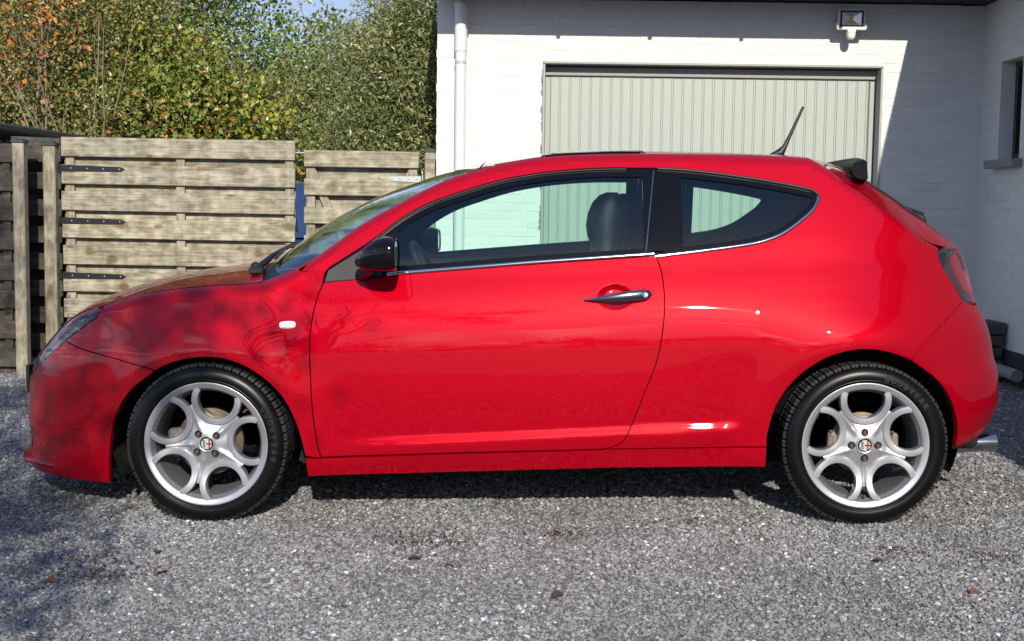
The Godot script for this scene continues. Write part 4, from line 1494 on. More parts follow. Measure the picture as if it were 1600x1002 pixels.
func build_house() -> void:
	var house := thing("white_house", "white painted brick house with a garage door and a side wing on the right", "house")
	var wall := Shape.new()
	var zb := WALL_Z - 0.0035
	# the garage front, leaving the door's opening
	var l := -0.68
	var dl := 0.078
	var dr := 2.520
	var dt := 2.235
	wall.box(Vector3((l + dl) / 2.0, EAVE / 2.0 - 0.1, zb - 0.14), Vector3(dl - l, EAVE + 0.2, 0.28))
	wall.box(Vector3((dr + 3.6) / 2.0, EAVE / 2.0 - 0.1, zb - 0.14), Vector3(3.6 - dr, EAVE + 0.2, 0.28))
	wall.box(Vector3((dl + dr) / 2.0, (dt + EAVE) / 2.0, zb - 0.14), Vector3(dr - dl, EAVE - dt, 0.28))
	wall.box(Vector3(l + 0.14, EAVE / 2.0, zb - 3.2), Vector3(0.28, EAVE, 5.84))
	wall.box(Vector3(2.0, EAVE / 2.0, zb - 6.25), Vector3(5.32, EAVE, 0.28))
	var front := put("front_wall", wall, M.wall, house)
	# the wing's wall towards the drive, with a small deep window
	var sx := SIDE_X + 0.0035
	var w0 := -3.43
	var w1 := -3.04
	var wb := 1.565
	var wt := 2.235
	var side := Shape.new()
	side.box(Vector3(sx + 0.14, EAVE / 2.0, (zb + w0) / 2.0), Vector3(0.28, EAVE, w0 - zb))
	side.box(Vector3(sx + 0.14, EAVE / 2.0, (w1 + 8.0) / 2.0), Vector3(0.28, EAVE, 8.0 - w1))
	side.box(Vector3(sx + 0.14, wb / 2.0, (w0 + w1) / 2.0), Vector3(0.28, wb, w1 - w0))
	side.box(Vector3(sx + 0.14, (wt + EAVE) / 2.0, (w0 + w1) / 2.0), Vector3(0.28, EAVE - wt, w1 - w0))
	side.box(Vector3(sx + 2.4, EAVE / 2.0, 8.0), Vector3(4.24, EAVE, 0.28))
	var side_wall := put("side_wall", side, M.wall, house)
	# painted bricks: three lengths, a few tones; the largest in view each for itself
	var shapes := []
	for len in [0.2045, 0.0985]:
		var s := Shape.new()
		s.chamfer_box(Vector3.ZERO, Vector3(len, 0.0576, 0.02), 0.0022)
		shapes.append(s.mesh())
	var rest := [[], []]
	var singles := 0
	var spots := []
	for row in 45:
		var y := -0.02 + row * 0.0605
		if y > EAVE - 0.02:
			continue
		for k in 24:
			var x := -0.58 + k * 0.208 - 0.104 * (row % 2) + rng.randf_range(-0.004, 0.004)
			var sh := 0
			if x < -0.68 + 0.095:
				x = -0.632
				sh = 1
			var hw := 0.1 if sh == 0 else 0.047
			if x + hw > SIDE_X - 0.004 or (x + hw > dl and x - hw < dr and y - 0.03 < dt + 0.02 and y > -0.1):
				if x - hw < dl - 0.105 and x + hw > dl and x < dl + 0.1:
					x = dl - 0.05
					sh = 1
				elif x - hw < dr and x + hw > dr + 0.1:
					x = dr + 0.05
					sh = 1
				else:
					continue
			if x < dl and x + (0.1 if sh == 0 else 0.047) > dl and y < dt:
				continue
			spots.append([Vector3(x, y, WALL_Z - 0.0115), sh, 0.0])
		for k in 30:
			var z := WALL_Z + 0.11 + k * 0.208 - 0.104 * (row % 2)
			if z > 2.2 or z < WALL_Z + 0.06 or (z + 0.1 > w0 and z - 0.1 < w1 and y + 0.026 > wb and y - 0.026 < wt):
				continue
			spots.append([Vector3(SIDE_X + 0.0115, y, z), 0, -PI / 2.0])
	for s in spots:
		var p: Vector3 = s[0] + Vector3(0, rng.randf_range(-0.0015, 0.0015), 0)
		var jut := rng.randf_range(-0.0012, 0.0014)
		var b := Basis(Vector3.UP, s[2]) * Basis.from_euler(Vector3(rng.randf_range(-0.014, 0.014), rng.randf_range(-0.005, 0.005), rng.randf_range(-0.005, 0.005)))
		p += b.z * jut
		var seen: bool = p.y > 1.0 and (p.z > WALL_Z + 0.02 or p.x > 2.4 or p.x < 0.2 or p.y > 2.2) and p.z < -2.7
		if seen and singles < 300:
			singles += 1
			var o := put("brick", shapes[s[1]], M.white[rng.randi() % 4], front if s[2] == 0.0 else side_wall, p)
			o.basis = b
		else:
			rest[s[1]].append([Transform3D(b, p), Color.WHITE])
	for k in 2:
		scatter("brickwork", shapes[k], M.white[0], rest[k], house)
	# lintel edge and jambs round the door, then the door of folded steel strips
	var jamb := Shape.new()
	jamb.chamfer_box(Vector3((dl + dr) / 2.0, dt - 0.008, WALL_Z - 0.062), Vector3(dr - dl - 0.004, 0.014, 0.12), 0.003)
	jamb.chamfer_box(Vector3(dl + 0.010, dt / 2.0 - 0.02, WALL_Z - 0.055), Vector3(0.016, dt, 0.13), 0.003)
	jamb.chamfer_box(Vector3(dr - 0.010, dt / 2.0 - 0.02, WALL_Z - 0.055), Vector3(0.016, dt, 0.13), 0.003)
	put("door_surround", jamb, M.jamb, house)
	var chips := Shape.new()
	for k in 26:
		var cy := 1.05 + k * 0.044 + rng.randf_range(-0.012, 0.012)
		if rng.randf() < 0.25:
			continue
		var cw := rng.randf_range(0.005, 0.017)
		var ch := rng.randf_range(0.012, 0.034)
		chips.prism(PackedVector2Array([Vector2(0, -ch), Vector2(-cw * 0.7, -ch * 0.6), Vector2(-cw, rng.randf_range(-0.3, 0.3) * ch), Vector2(-cw * 0.6, ch * 0.7), Vector2(0, ch)]), Vector3(dl - 0.0005, cy, WALL_Z - 0.002), Vector3(1, 0, 0), Vector3(0, 1, 0), 0.0045)
	var chipped := put("bare_patches", chips, M.sill, house)
	chipped.set_meta("kind", "stuff")
	var door := Node3D.new()
	door.name = "garage_door"
	house.add_child(door, true)
	var zd := WALL_Z - 0.135
	var head := Shape.new()
	head.chamfer_box(Vector3((dl + dr) / 2.0, dt - 0.058, zd + 0.004), Vector3(dr - dl - 0.04, 0.062, 0.04), 0.004)
	put("door_head", head, M.lintel, door)
	head = Shape.new()
	head.chamfer_box(Vector3(dl + 0.042, dt / 2.0 - 0.05, zd), Vector3(0.040, dt - 0.1, 0.035), 0.004)
	head.chamfer_box(Vector3(dr - 0.042, dt / 2.0 - 0.05, zd), Vector3(0.040, dt - 0.1, 0.035), 0.004)
	put("door_frame", head, M.door_edge, door)
	var strip := Shape.new()
	var pitch := (dr - dl - 0.13) / 31.0
	var hgt := dt - 0.10
	# one strip: a broad flat with a narrow raised fold along its edge
	var pr := [[-0.5, 0.0], [-0.5, 0.004], [0.235, 0.004], [0.262, 0.0105], [0.30, 0.0105], [0.325, 0.002], [0.425, 0.002], [0.45, 0.0105], [0.485, 0.0105], [0.5, 0.003], [0.5, 0.0]]
	var rows := [[], []]
	for q in pr:
		rows[0].append(Vector3(q[0] * pitch, 0, q[1]))
		rows[1].append(Vector3(q[0] * pitch, hgt, q[1]))
	for j in pr.size() - 1:
		strip.quad(rows[0][j], rows[0][j + 1], rows[1][j + 1], rows[1][j])
	var sm := strip.mesh()
	for k in 31:
		put("door_strip", sm, M.door_paint, door, Vector3(dl + 0.065 + (k + 0.5) * pitch, 0.01, zd - 0.004 + rng.randf_range(-0.001, 0.001)))
	var backing := Shape.new()
	backing.box(Vector3((dl + dr) / 2.0, dt / 2.0 - 0.04, zd - 0.03), Vector3(dr - dl, dt, 0.02))
	put("door_backing", backing, M.door_edge, door)
	# roof with its eaves, gutter and brackets, and the rainwater pipe
	var roof := Shape.new()
	roof.box(Vector3(1.27, EAVE + 0.04, WALL_Z + 0.01), Vector3(3.88, 0.05, 0.98))
	roof.box(Vector3(3.03, EAVE + 0.04, 2.3), Vector3(0.39, 0.05, 11.6))
	put("soffit", roof, M.soffit, house)
	var fas := Shape.new()
	fas.box(Vector3(1.07, EAVE + 0.11, WALL_Z + 0.505), Vector3(3.48, 0.20, 0.022))
	fas.box(Vector3(2.835, EAVE + 0.11, 2.41), Vector3(0.022, 0.20, 11.4))
	put("fascia", fas, M.fascia, house)
	var tiles := Shape.new()
	tiles.prism(PackedVector2Array([Vector2(0.53, EAVE + 0.20), Vector2(0.53, EAVE + 0.24), Vector2(-3.2, EAVE + 2.4), Vector2(-6.9, EAVE + 0.24), Vector2(-6.9, EAVE + 0.20), Vector2(-3.2, EAVE + 2.3)]), Vector3(-0.68, 0, WALL_Z), Vector3(0, 0, 1), Vector3(0, 1, 0), -8.4)
	put("roof", tiles, M.roof_tile, house)
	var wing := Shape.new()
	wing.prism(PackedVector2Array([Vector2(2.78, EAVE + 0.20), Vector2(5.6, EAVE + 1.5), Vector2(8.4, EAVE + 0.20), Vector2(8.4, EAVE + 0.26), Vector2(5.6, EAVE + 1.58), Vector2(2.78, EAVE + 0.26)]), Vector3(0, 0, -6.5), Vector3(1, 0, 0), Vector3(0, 1, 0), 14.7)
	put("roof", wing, M.roof_tile, house)
	var gut := Shape.new()
	gut.tube([Vector3(-0.68, EAVE + 0.16, WALL_Z + 0.575), Vector3(2.80, EAVE + 0.16, WALL_Z + 0.575)], 0.055, 14)
	put("gutter", gut, M.pipe, house)
	for k in 7:
		var br := Shape.new()
		br.chamfer_box(Vector3(-0.42 + k * 0.655, EAVE + 0.10, WALL_Z + 0.53), Vector3(0.028, 0.20, 0.03), 0.004)
		put("gutter_bracket", br, M.pipe_joint, house)
	var px := -0.508
	var pz := WALL_Z + 0.075
	var pipe := Shape.new()
	pipe.tube([Vector3(px, 0.0, pz), Vector3(px, 2.30, pz)], 0.039, 24)
	var down := put("downpipe", pipe, M.pipe, house)
	var sock := Shape.new()
	sock.tube([Vector3(px, 2.285, pz), Vector3(px, 2.295, pz), Vector3(px, 2.62, pz), Vector3(px, 2.625, pz)], [0.041, 0.0455, 0.0455, 0.042], 24)
	put("pipe_socket", sock, M.pipe, down)
	for y in [2.21, 0.6]:
		var band := Shape.new()
		band.tube([Vector3(px, y - 0.010, pz), Vector3(px, y + 0.010, pz)], 0.0415, 24)
		band.chamfer_box(Vector3(px, y, pz - 0.05), Vector3(0.03, 0.02, 0.05), 0.003)
		put("pipe_clip", band, M.pipe_joint, down)
	var bend := Shape.new()
	bend.tube([Vector3(px, 2.61, pz), Vector3(px, 2.66, pz + 0.01), Vector3(px, 2.74, pz + 0.16), Vector3(px, 2.80, pz + 0.42), Vector3(px, 2.82, pz + 0.50)], 0.036, 18)
	put("swan_neck", bend, M.pipe_cream, down)
	# little window of the wing
	var win := Node3D.new()
	win.name = "window"
	house.add_child(win, true)
	var fr := Shape.new()
	var fx := SIDE_X + 0.125
	fr.chamfer_box(Vector3(fx, (wb + wt) / 2.0, w0 + 0.022), Vector3(0.05, wt - wb - 0.004, 0.040), 0.004)
	fr.chamfer_box(Vector3(fx, (wb + wt) / 2.0, w1 - 0.022), Vector3(0.05, wt - wb - 0.004, 0.040), 0.004)
	fr.chamfer_box(Vector3(fx, wt - 0.022, (w0 + w1) / 2.0), Vector3(0.046, 0.040, w1 - w0 - 0.084), 0.004)
	fr.chamfer_box(Vector3(fx, wb + 0.022, (w0 + w1) / 2.0), Vector3(0.046, 0.040, w1 - w0 - 0.084), 0.004)
	put("window_frame", fr, M.window_frame, win)
	var pane := Shape.new()
	pane.box(Vector3(fx + 0.012, (wb + wt) / 2.0, (w0 + w1) / 2.0), Vector3(0.006, wt - wb - 0.085, w1 - w0 - 0.085))
	put("window_pane", pane, M.window_dark, win)
	var sl := Shape.new()
	sl.chamfer_box(Vector3(SIDE_X + 0.035, wb - 0.030, (w0 + w1) / 2.0), Vector3(0.21, 0.058, w1 - w0 + 0.13), 0.005, Basis(Vector3(0, 0, 1), 0.05))
	put("window_sill", sl, M.sill, win)
	var pl := Shape.new()
	pl.box(Vector3(SIDE_X - 0.004, 0.13, -0.8), Vector3(0.03, 0.30, 5.9))
	pl.box(Vector3(2.90, 0.12, WALL_Z + 0.004), Vector3(0.70, 0.28, 0.03))
	put("plinth", pl, M.plinth, house)
	# floodlight under the eaves
	var f := thing("floodlight", "grey square floodlight with a motion sensor, on the wall under the eaves", "floodlight", Vector3(2.245, 2.515, WALL_Z))
	var tilt := Basis(Vector3(1, 0, 0), 0.10)
	var fc := Vector3(0, 0.03, 0.13)
	var case := Shape.new()
	case.chamfer_box(fc + tilt * Vector3(0, 0, -0.03), Vector3(0.165, 0.125, 0.05), 0.012, tilt)
	case.chamfer_box(fc + tilt * Vector3(0, 0.062, 0.0), Vector3(0.185, 0.014, 0.03), 0.004, tilt)
	case.chamfer_box(fc + tilt * Vector3(-0.088, 0, 0.0), Vector3(0.014, 0.12, 0.03), 0.004, tilt)
	case.chamfer_box(fc + tilt * Vector3(0.088, 0, 0.0), Vector3(0.014, 0.12, 0.03), 0.004, tilt)
	put("lamp_case", case, M.lamp_case, f)
	var lipb := Shape.new()
	lipb.chamfer_box(fc + tilt * Vector3(0, -0.066, 0.006), Vector3(0.205, 0.022, 0.05), 0.005, tilt)
	lipb.chamfer_box(fc + tilt * Vector3(-0.098, -0.048, 0.006), Vector3(0.014, 0.035, 0.05), 0.004, tilt)
	lipb.chamfer_box(fc + tilt * Vector3(0.098, -0.048, 0.006), Vector3(0.014, 0.035, 0.05), 0.004, tilt)
	put("bracket_tray", lipb, M.lamp_white, f)
	var rim := Shape.new()
	for q in [[0.0, 0.050, 0.160, 0.011], [0.0, -0.050, 0.160, 0.011], [-0.0745, 0.0, 0.011, 0.09], [0.0745, 0.0, 0.011, 0.09]]:
		rim.box(fc + tilt * Vector3(q[0], q[1], 0.010), Vector3(q[2], q[3], 0.012), tilt)
	put("gasket", rim, M.iron, f)
	var refl := Shape.new()
	var oc := []
	var ic := []
	for q in [[-1, -1], [1, -1], [1, 1], [-1, 1]]:
		oc.append(fc + tilt * Vector3(q[0] * 0.069, q[1] * 0.045, 0.008))
		ic.append(fc + tilt * Vector3(q[0] * 0.013, q[1] * 0.013 + 0.002, -0.003))
	for j in 4:
		refl.quad(oc[j], oc[(j + 1) % 4], ic[(j + 1) % 4], ic[j])
	put("reflector", refl, M.reflector, f)
	var led := Shape.new()
	led.box(fc + tilt * Vector3(0, 0.002, -0.003), Vector3(0.028, 0.028, 0.003), tilt)
	put("led_chip", led, M.led, f)
	var fg := Shape.new()
	fg.quad(fc + tilt * Vector3(-0.07, -0.046, 0.0125), fc + tilt * Vector3(0.07, -0.046, 0.0125), fc + tilt * Vector3(0.07, 0.046, 0.0125), fc + tilt * Vector3(-0.07, 0.046, 0.0125))
	put("front_glass", fg, M.clear, f)
	var sen := Shape.new()
	sen.chamfer_box(fc + Vector3(0, -0.084, 0.0), Vector3(0.058, 0.024, 0.05), 0.004)
	sen.lathe([[0.0005, -0.052], [0.016, -0.048], [0.027, -0.036], [0.031, -0.018], [0.033, 0.0]], fc + Vector3(0, -0.096, 0.0), Vector3(0, 1, 0), 20)
	put("motion_sensor", sen, M.lamp_white, f)
	var arm := Shape.new()
	arm.lathe([[0.042, 0.0], [0.042, 0.02], [0.030, 0.032], [0.0005, 0.033]], Vector3(0, 0.02, 0.0), Vector3(0, 0, 1), 20)
	arm.chamfer_box(Vector3(0, -0.01, 0.06), Vector3(0.05, 0.02, 0.10), 0.004)
	put("wall_bracket", arm, M.iron, f)

func board(parent: Node, called: String, mats: Array, at: Vector3, size: Vector3, roll := 0.0, turn := 0.0) -> MeshInstance3D:
	var key := "b%.3f_%.3f_%.3f" % [size.x, size.y, size.z]
	if not M.has(key):
		var s := Shape.new()
		s.chamfer_box(Vector3.ZERO, size, 0.0035)
		M[key] = s.mesh()
	var o := put(called, M[key], mats[rng.randi() % mats.size()], parent, at)
	o.basis = Basis(Vector3.UP, turn) * Basis(Vector3(0, 0, 1), roll)
	return o

func hinge(parent: Node, at: Vector3, length: float, material: Material, mirrored := false) -> void:
	var s := Shape.new()
	var sg := -1.0 if mirrored else 1.0
	var pts := PackedVector2Array([Vector2(0, -0.024), Vector2(length * 0.93, -0.018), Vector2(length, 0.0), Vector2(length * 0.93, 0.018), Vector2(0, 0.024)])
	if mirrored:
		for i in pts.size():
			pts[i].x = -pts[i].x
	s.prism(pts, at, Vector3(1, -0.012, 0).normalized(), Vector3(0, 1, 0), 0.005, 0.001)
	s.tube([at + Vector3(-0.012 * sg, -0.03, 0.006), at + Vector3(-0.012 * sg, 0.03, 0.006)], 0.010, 10)
	var h := put("hinge_strap", s, material, parent)
	for k in 4:
		var b := Shape.new()
		b.lathe([[0.006, 0.0], [0.005, 0.003], [0.0005, 0.004]], at + Vector3(sg * length * (0.14 + 0.255 * k), -0.012 * length * (0.14 + 0.255 * k), 0.005), Vector3(0, 0, 1), 8)
		put("bolt_head", b, M.zinc, h)

func post(label: String, at: Vector3, height: float, wide: float, material: Material) -> void:
	var p := thing("fence_post", label, "post", at, "posts of the timber fence")
	var s := Shape.new()
	s.chamfer_box(Vector3(0, height / 2.0 - 0.05, 0), Vector3(wide, height + 0.1, wide), 0.006)
	put("timber", s, material, p)
	var c := Shape.new()
	c.chamfer_box(Vector3(0, height + 0.006, 0), Vector3(wide + 0.016, 0.024, wide + 0.016), 0.005)
	c.chamfer_box(Vector3(0, height + 0.021, 0), Vector3(wide * 0.7, 0.012, wide * 0.7), 0.004)
	put("post_cap", c, M.cap, p)

func nails(parent: Node, xs: Array, rows: int, y0: float, pitch: float, tall: float) -> void:
	var s := Shape.new()
	for k in rows:
		for x in xs:
			for e in [-0.32, 0.30]:
				if rng.randf() < 0.7:
					s.lathe([[0.0042, 0.0], [0.0034, 0.0012], [0.0003, 0.0014]], Vector3(x + rng.randf_range(-0.008, 0.008), y0 - k * pitch + e * tall + rng.randf_range(-0.006, 0.006), 0.0212), Vector3(0, 0, 1), 6)
	put("nail_heads", s, M.iron, parent).set_meta("kind", "stuff")

func build_fences() -> void:
	var z := -4.0
	# the broad gate with three iron straps
	var gate := thing("timber_gate", "wide weathered timber gate with three black strap hinges", "gate", Vector3(-3.45, 0, z), "timber gates")
	var wdt := 1.72
	var top := 1.655
	for k in 3:
		board(gate, "stile", M.timber_up, Vector3([0.055, 0.87, 1.675][k], 0.83, -0.019), Vector3(0.065, 1.57, 0.030))
	for k in 8:
		var y := top - 0.071 - k * 0.1985
		board(gate, "board", M.timber, Vector3(wdt / 2.0 + rng.randf_range(-0.004, 0.004), y - 0.003 * (k % 2), 0.010), Vector3(wdt, 0.142, 0.022), rng.randf_range(-0.003, 0.001) - 0.003)
		if k < 7:
			board(gate, "board", M.timber, Vector3(wdt / 2.0, y - 0.100, -0.046), Vector3(wdt - 0.01, 0.142, 0.020), rng.randf_range(-0.002, 0.002) - 0.003)
	nails(gate, [0.03, 0.075, 0.86, 0.885, 1.66, 1.695], 8, top - 0.071, 0.1985, 0.142)
	for y in [1.430, 1.045, 0.640]:
		hinge(gate, Vector3(0.008, y, 0.022), 0.465, M.iron)
	# the smaller gate against the house
	var g2 := thing("timber_gate", "narrower timber gate with diagonal braces, between the wide gate and the house", "gate", Vector3(-1.665, 0, z - 0.01), "timber gates")
	var w2 := 0.845
	for k in 8:
		var y := 1.59 - 0.065 - k * 0.2085
		board(g2, "board", M.timber.slice(1, 3), Vector3(w2 / 2.0, y, 0.010), Vector3(w2, 0.121, 0.022), -0.002)
		if k < 7:
			board(g2, "board", M.timber, Vector3(w2 / 2.0, y - 0.104, -0.062), Vector3(w2 - 0.02, 0.130, 0.020), -0.002)
	board(g2, "stile", M.timber_up, Vector3(0.045, 0.78, -0.024), Vector3(0.066, 1.50, 0.040))
	board(g2, "stile", M.timber_up, Vector3(0.80, 0.78, -0.024), Vector3(0.066, 1.50, 0.040))
	board(g2, "brace", M.timber_up, Vector3(0.235, 1.03, -0.026), Vector3(0.058, 1.0, 0.034), 0.42)
	board(g2, "brace", M.timber_up, Vector3(0.61, 1.03, -0.026), Vector3(0.058, 1.0, 0.034), -0.42)
	nails(g2, [0.03, 0.06, 0.785, 0.815], 8, 1.59 - 0.065, 0.2085, 0.121)
	hinge(g2, Vector3(0.862, 1.383, 0.022), 0.235, M.zinc, true)
	var rod := Shape.new()
	rod.tube([Vector3(-0.07, 1.565, 0.0), Vector3(0.03, 1.565, 0.0)], 0.006, 8)
	put("bolt_rod", rod, M.zinc, g2)
	post("pale square post beside the iron hinges of the wide gate", Vector3(-3.522, ground_y(-3.5), z + 0.03), 1.655, 0.090, M.timber_up[1])
	post("grey square post with dark cap against the house corner", Vector3(-0.735, ground_y(-0.8), z), 1.60, 0.078, M.timber[4])
	post("pale post at the end of the dark slatted fence, nearer the drive", Vector3(-3.648, ground_y(-3.6), -3.70), 1.665, 0.082, M.timber_up[0])
	# dark hit-and-miss panels left of the gate
	var p1 := thing("slatted_fence", "dark slatted fence panel at the left end of the drive", "fence", Vector3(-5.45, 0, -3.70), "slatted fence panels")
	for k in 8:
		board(p1, "board", M.timber_dark, Vector3(0.865 + rng.randf_range(-0.012, 0.012), 1.53 - k * 0.2105, 0.016), Vector3(1.83, 0.132, 0.02), rng.randf_range(-0.006, 0.006) - 0.004)
		board(p1, "board", M.timber_dark, Vector3(0.865, 1.42 - k * 0.2105, -0.035), Vector3(1.80, 0.120, 0.02))
	for x in [0.06, 0.9, 1.70]:
		board(p1, "batten", M.timber_dark, Vector3(x, 0.78, -0.010), Vector3(0.06, 1.58, 0.028))
	var p3 := thing("slatted_fence", "dark slatted fence panel at the outer end of the slatted fence", "fence", Vector3(-7.32, 0, -3.70), "slatted fence panels")
	for k in 8:
		board(p3, "board", M.timber_dark, Vector3(0.90, 1.53 - k * 0.2105, 0.016), Vector3(1.83, 0.132, 0.02), rng.randf_range(-0.006, 0.006))
		board(p3, "board", M.timber_dark, Vector3(0.90, 1.42 - k * 0.2105, -0.035), Vector3(1.80, 0.120, 0.02))
	for x in [0.06, 0.9, 1.74]:
		board(p3, "batten", M.timber_dark, Vector3(x, 0.78, -0.010), Vector3(0.06, 1.58, 0.028))
	var p2 := thing("slatted_fence", "narrow dark slatted panel between the two pale posts", "fence", Vector3(-3.60, 0, -4.02), "slatted fence panels")
	for k in 8:
		board(p2, "board", M.timber_dark, Vector3(-0.06, 1.535 - k * 0.199, 0.012), Vector3(0.40, 0.122, 0.02), rng.randf_range(-0.006, 0.006))
	board(p2, "board", M.timber_dark, Vector3(-0.06, 1.60, -0.03), Vector3(0.36, 0.11, 0.02), -0.03)
	board(p2, "batten", M.timber_dark, Vector3(-0.20, 0.78, -0.012), Vector3(0.06, 1.58, 0.028))
	board(p2, "batten", M.timber_dark, Vector3(0.04, 0.78, -0.012), Vector3(0.06, 1.58, 0.028))
	var bk := Shape.new()
	bk.box(Vector3(-0.06, 0.75, -0.14), Vector3(0.6, 1.5, 0.02))
	put("back_board", bk, M.timber_dark[0], p2)
	# lean-to behind the fence with a dark gutter along its edge
	var shed := thing("lean_to", "flat lean-to roof with a dark gutter behind the slatted fence", "shed", Vector3(-4.0, 0, -4.3))
	var gt := Shape.new()
	gt.chamfer_box(Vector3(0.0, 1.735, -1.2), Vector3(0.10, 0.062, 2.9), 0.015)
	put("gutter", gt, M.gutter, shed)
	var rf := Shape.new()
	rf.chamfer_box(Vector3(-0.95, 1.76, -1.2), Vector3(1.8, 0.03, 2.9), 0.005)
	put("roof", rf, M.gutter, shed)
	for q in [[-0.10, 0.1], [-0.10, -2.4]]:
		var ps := Shape.new()
		ps.chamfer_box(Vector3(q[0], 0.83, q[1]), Vector3(0.07, 1.74, 0.07), 0.005)
		put("leg", ps, M.timber_up[0], shed)
	# blue car just visible through the gap between the gates
	build_blue_car()

func build_blue_car() -> void:
	var c := thing("parked_car", "dark blue car parked behind the gates, seen through the gap", "car", Vector3(-2.35, ground_y(-2.3), -6.6))
	var body := Shape.new()
	var rows := []
	# lengthways sections: x, sill, shoulder, half width
	for q in [[-2.0, 0.35, 0.62, 0.55], [-1.9, 0.25, 0.72, 0.74], [-1.4, 0.2, 0.84, 0.84], [-0.8, 0.2, 0.92, 0.86], [0.4, 0.2, 0.95, 0.86], [1.4, 0.2, 0.97, 0.84], [1.85, 0.28, 0.95, 0.74], [1.95, 0.38, 0.85, 0.6]]:
		var row := []
		for s in [[-1.0, 0.0], [-1.0, 0.5], [-0.96, 0.85], [-0.86, 1.0], [0.0, 1.03], [0.86, 1.0], [0.96, 0.85], [1.0, 0.5], [1.0, 0.0]]:
			row.append(Vector3(q[0], lerpf(q[1], q[2], s[1]), -s[0] * q[3]))
		row.reverse()
		rows.append(row)
	body.skin(rows)
	put("body", body, M.blue_paint, c)
	var cab := Shape.new()
	var r2 := []
	for q in [[0.93, -0.95, 1.55, 0.80], [1.10, -0.68, 1.48, 0.74], [1.28, -0.38, 1.36, 0.68], [1.40, -0.1, 1.22, 0.62], [1.43, 0.1, 1.05, 0.55]]:
		r2.append([Vector3(q[1], q[0], q[3]), Vector3(q[2], q[0], q[3]), Vector3(q[2], q[0], -q[3]), Vector3(q[1], q[0], -q[3])])
	cab.skin(r2, true)
	cab.quad(r2[4][0], r2[4][1], r2[4][2], r2[4][3])
	put("cabin", cab, M.blue_paint, c)
	for z in [1.0, -1.0]:
		for w in [[-0.45, 0.35], [0.45, 1.25]]:
			var gl := Shape.new()
			var a := Vector3(w[0], 0.98, z * 0.785)
			var b := Vector3(w[1], 0.98, z * 0.785)
			var d := Vector3(w[1] - 0.06, 1.28, z * 0.695)
			var e := Vector3(w[0] + (0.22 if w[0] < 0.0 else 0.02), 1.28, z * 0.695)
			if z > 0.0:
				gl.quad(a, b, d, e)
			else:
				gl.quad(b, a, e, d)
			put("window", gl, M.screen_glass, c)
	for x in [-1.25, 1.25]:
		for z in [-0.78, 0.78]:
			var wh := Shape.new()
			wh.lathe([[0.16, -0.10], [0.28, -0.10], [0.305, -0.07], [0.305, 0.07], [0.28, 0.10], [0.2, 0.10], [0.0005, 0.08]], Vector3(x, 0.30, z), Vector3(0, 0, signf(z)), 32)
			put("wheel", wh, M.rubber, c)
	for z in [-0.55, 0.55]:
		var hl := Shape.new()
		hl.chamfer_box(Vector3(-1.93, 0.66, z), Vector3(0.10, 0.10, 0.24), 0.03)
		put("headlamp", hl, M.badge_white, c)

func leaf_mesh(long: float, wide: float, fold: float) -> ArrayMesh:
	var s := Shape.new()
	var tip := Vector3(0, long, 0)
	var a := Vector3(-wide / 2.0, long * 0.45, fold)
	var b := Vector3(wide / 2.0, long * 0.45, fold)
	var bend := Vector3(0, long * 0.5, 0)
	s.tri(Vector3.ZERO, bend, a)
	s.tri(Vector3.ZERO, b, bend)
	s.tri(a, bend, tip)
	s.tri(bend, b, tip)
	return s.mesh()

# a crown of many leaves gathered in clumps inside lumps (centre, radii)
func crown_leaves(parent: Node, lumps: Array, count: int, clump: float, size: Array, colors: Array, mesh: ArrayMesh, droop := 0.0, shell := 0.5, called := "crown", per := 90) -> void:
	var total := 0.0
	for l in lumps:
		total += l[1].x * l[1].y + l[1].y * l[1].z
	var list := []
	for l in lumps:
		var n := int(count * (l[1].x * l[1].y + l[1].y * l[1].z) / total)
		for k in ceili(float(n) / per):
			var d := Vector3(rng.randfn(), rng.randfn(), rng.randfn()).normalized()
			var r := pow(rng.randf(), shell)
			var c: Vector3 = l[0] + d * l[1] * r
			var tint: Array = colors[rng.randi() % colors.size()]
			var kk := rng.randf_range(0.75, 1.2)
			for j in per:
				var p := c + Vector3(rng.randfn(), rng.randfn() * 0.9, rng.randfn()) * clump
				if p.y < 0.02:
					continue
				var q: Array = tint if rng.randf() < 0.72 else colors[rng.randi() % colors.size()]
				var f := 1.9 * kk * rng.randf_range(0.75, 1.25)
				var up := Vector3(rng.randfn(), rng.randfn() - droop, rng.randfn()).normalized()
				var sd := up.cross(Vector3(rng.randfn(), rng.randfn(), rng.randfn() + 0.4)).normalized()
				var b := Basis(sd, up, sd.cross(up)).scaled_local(Vector3.ONE * rng.randf_range(size[0], size[1]))
				list.append([Transform3D(b, p), Color(q[0] * f, q[1] * f, q[2] * f)])
	scatter(called, mesh, M.leaf, list, parent)

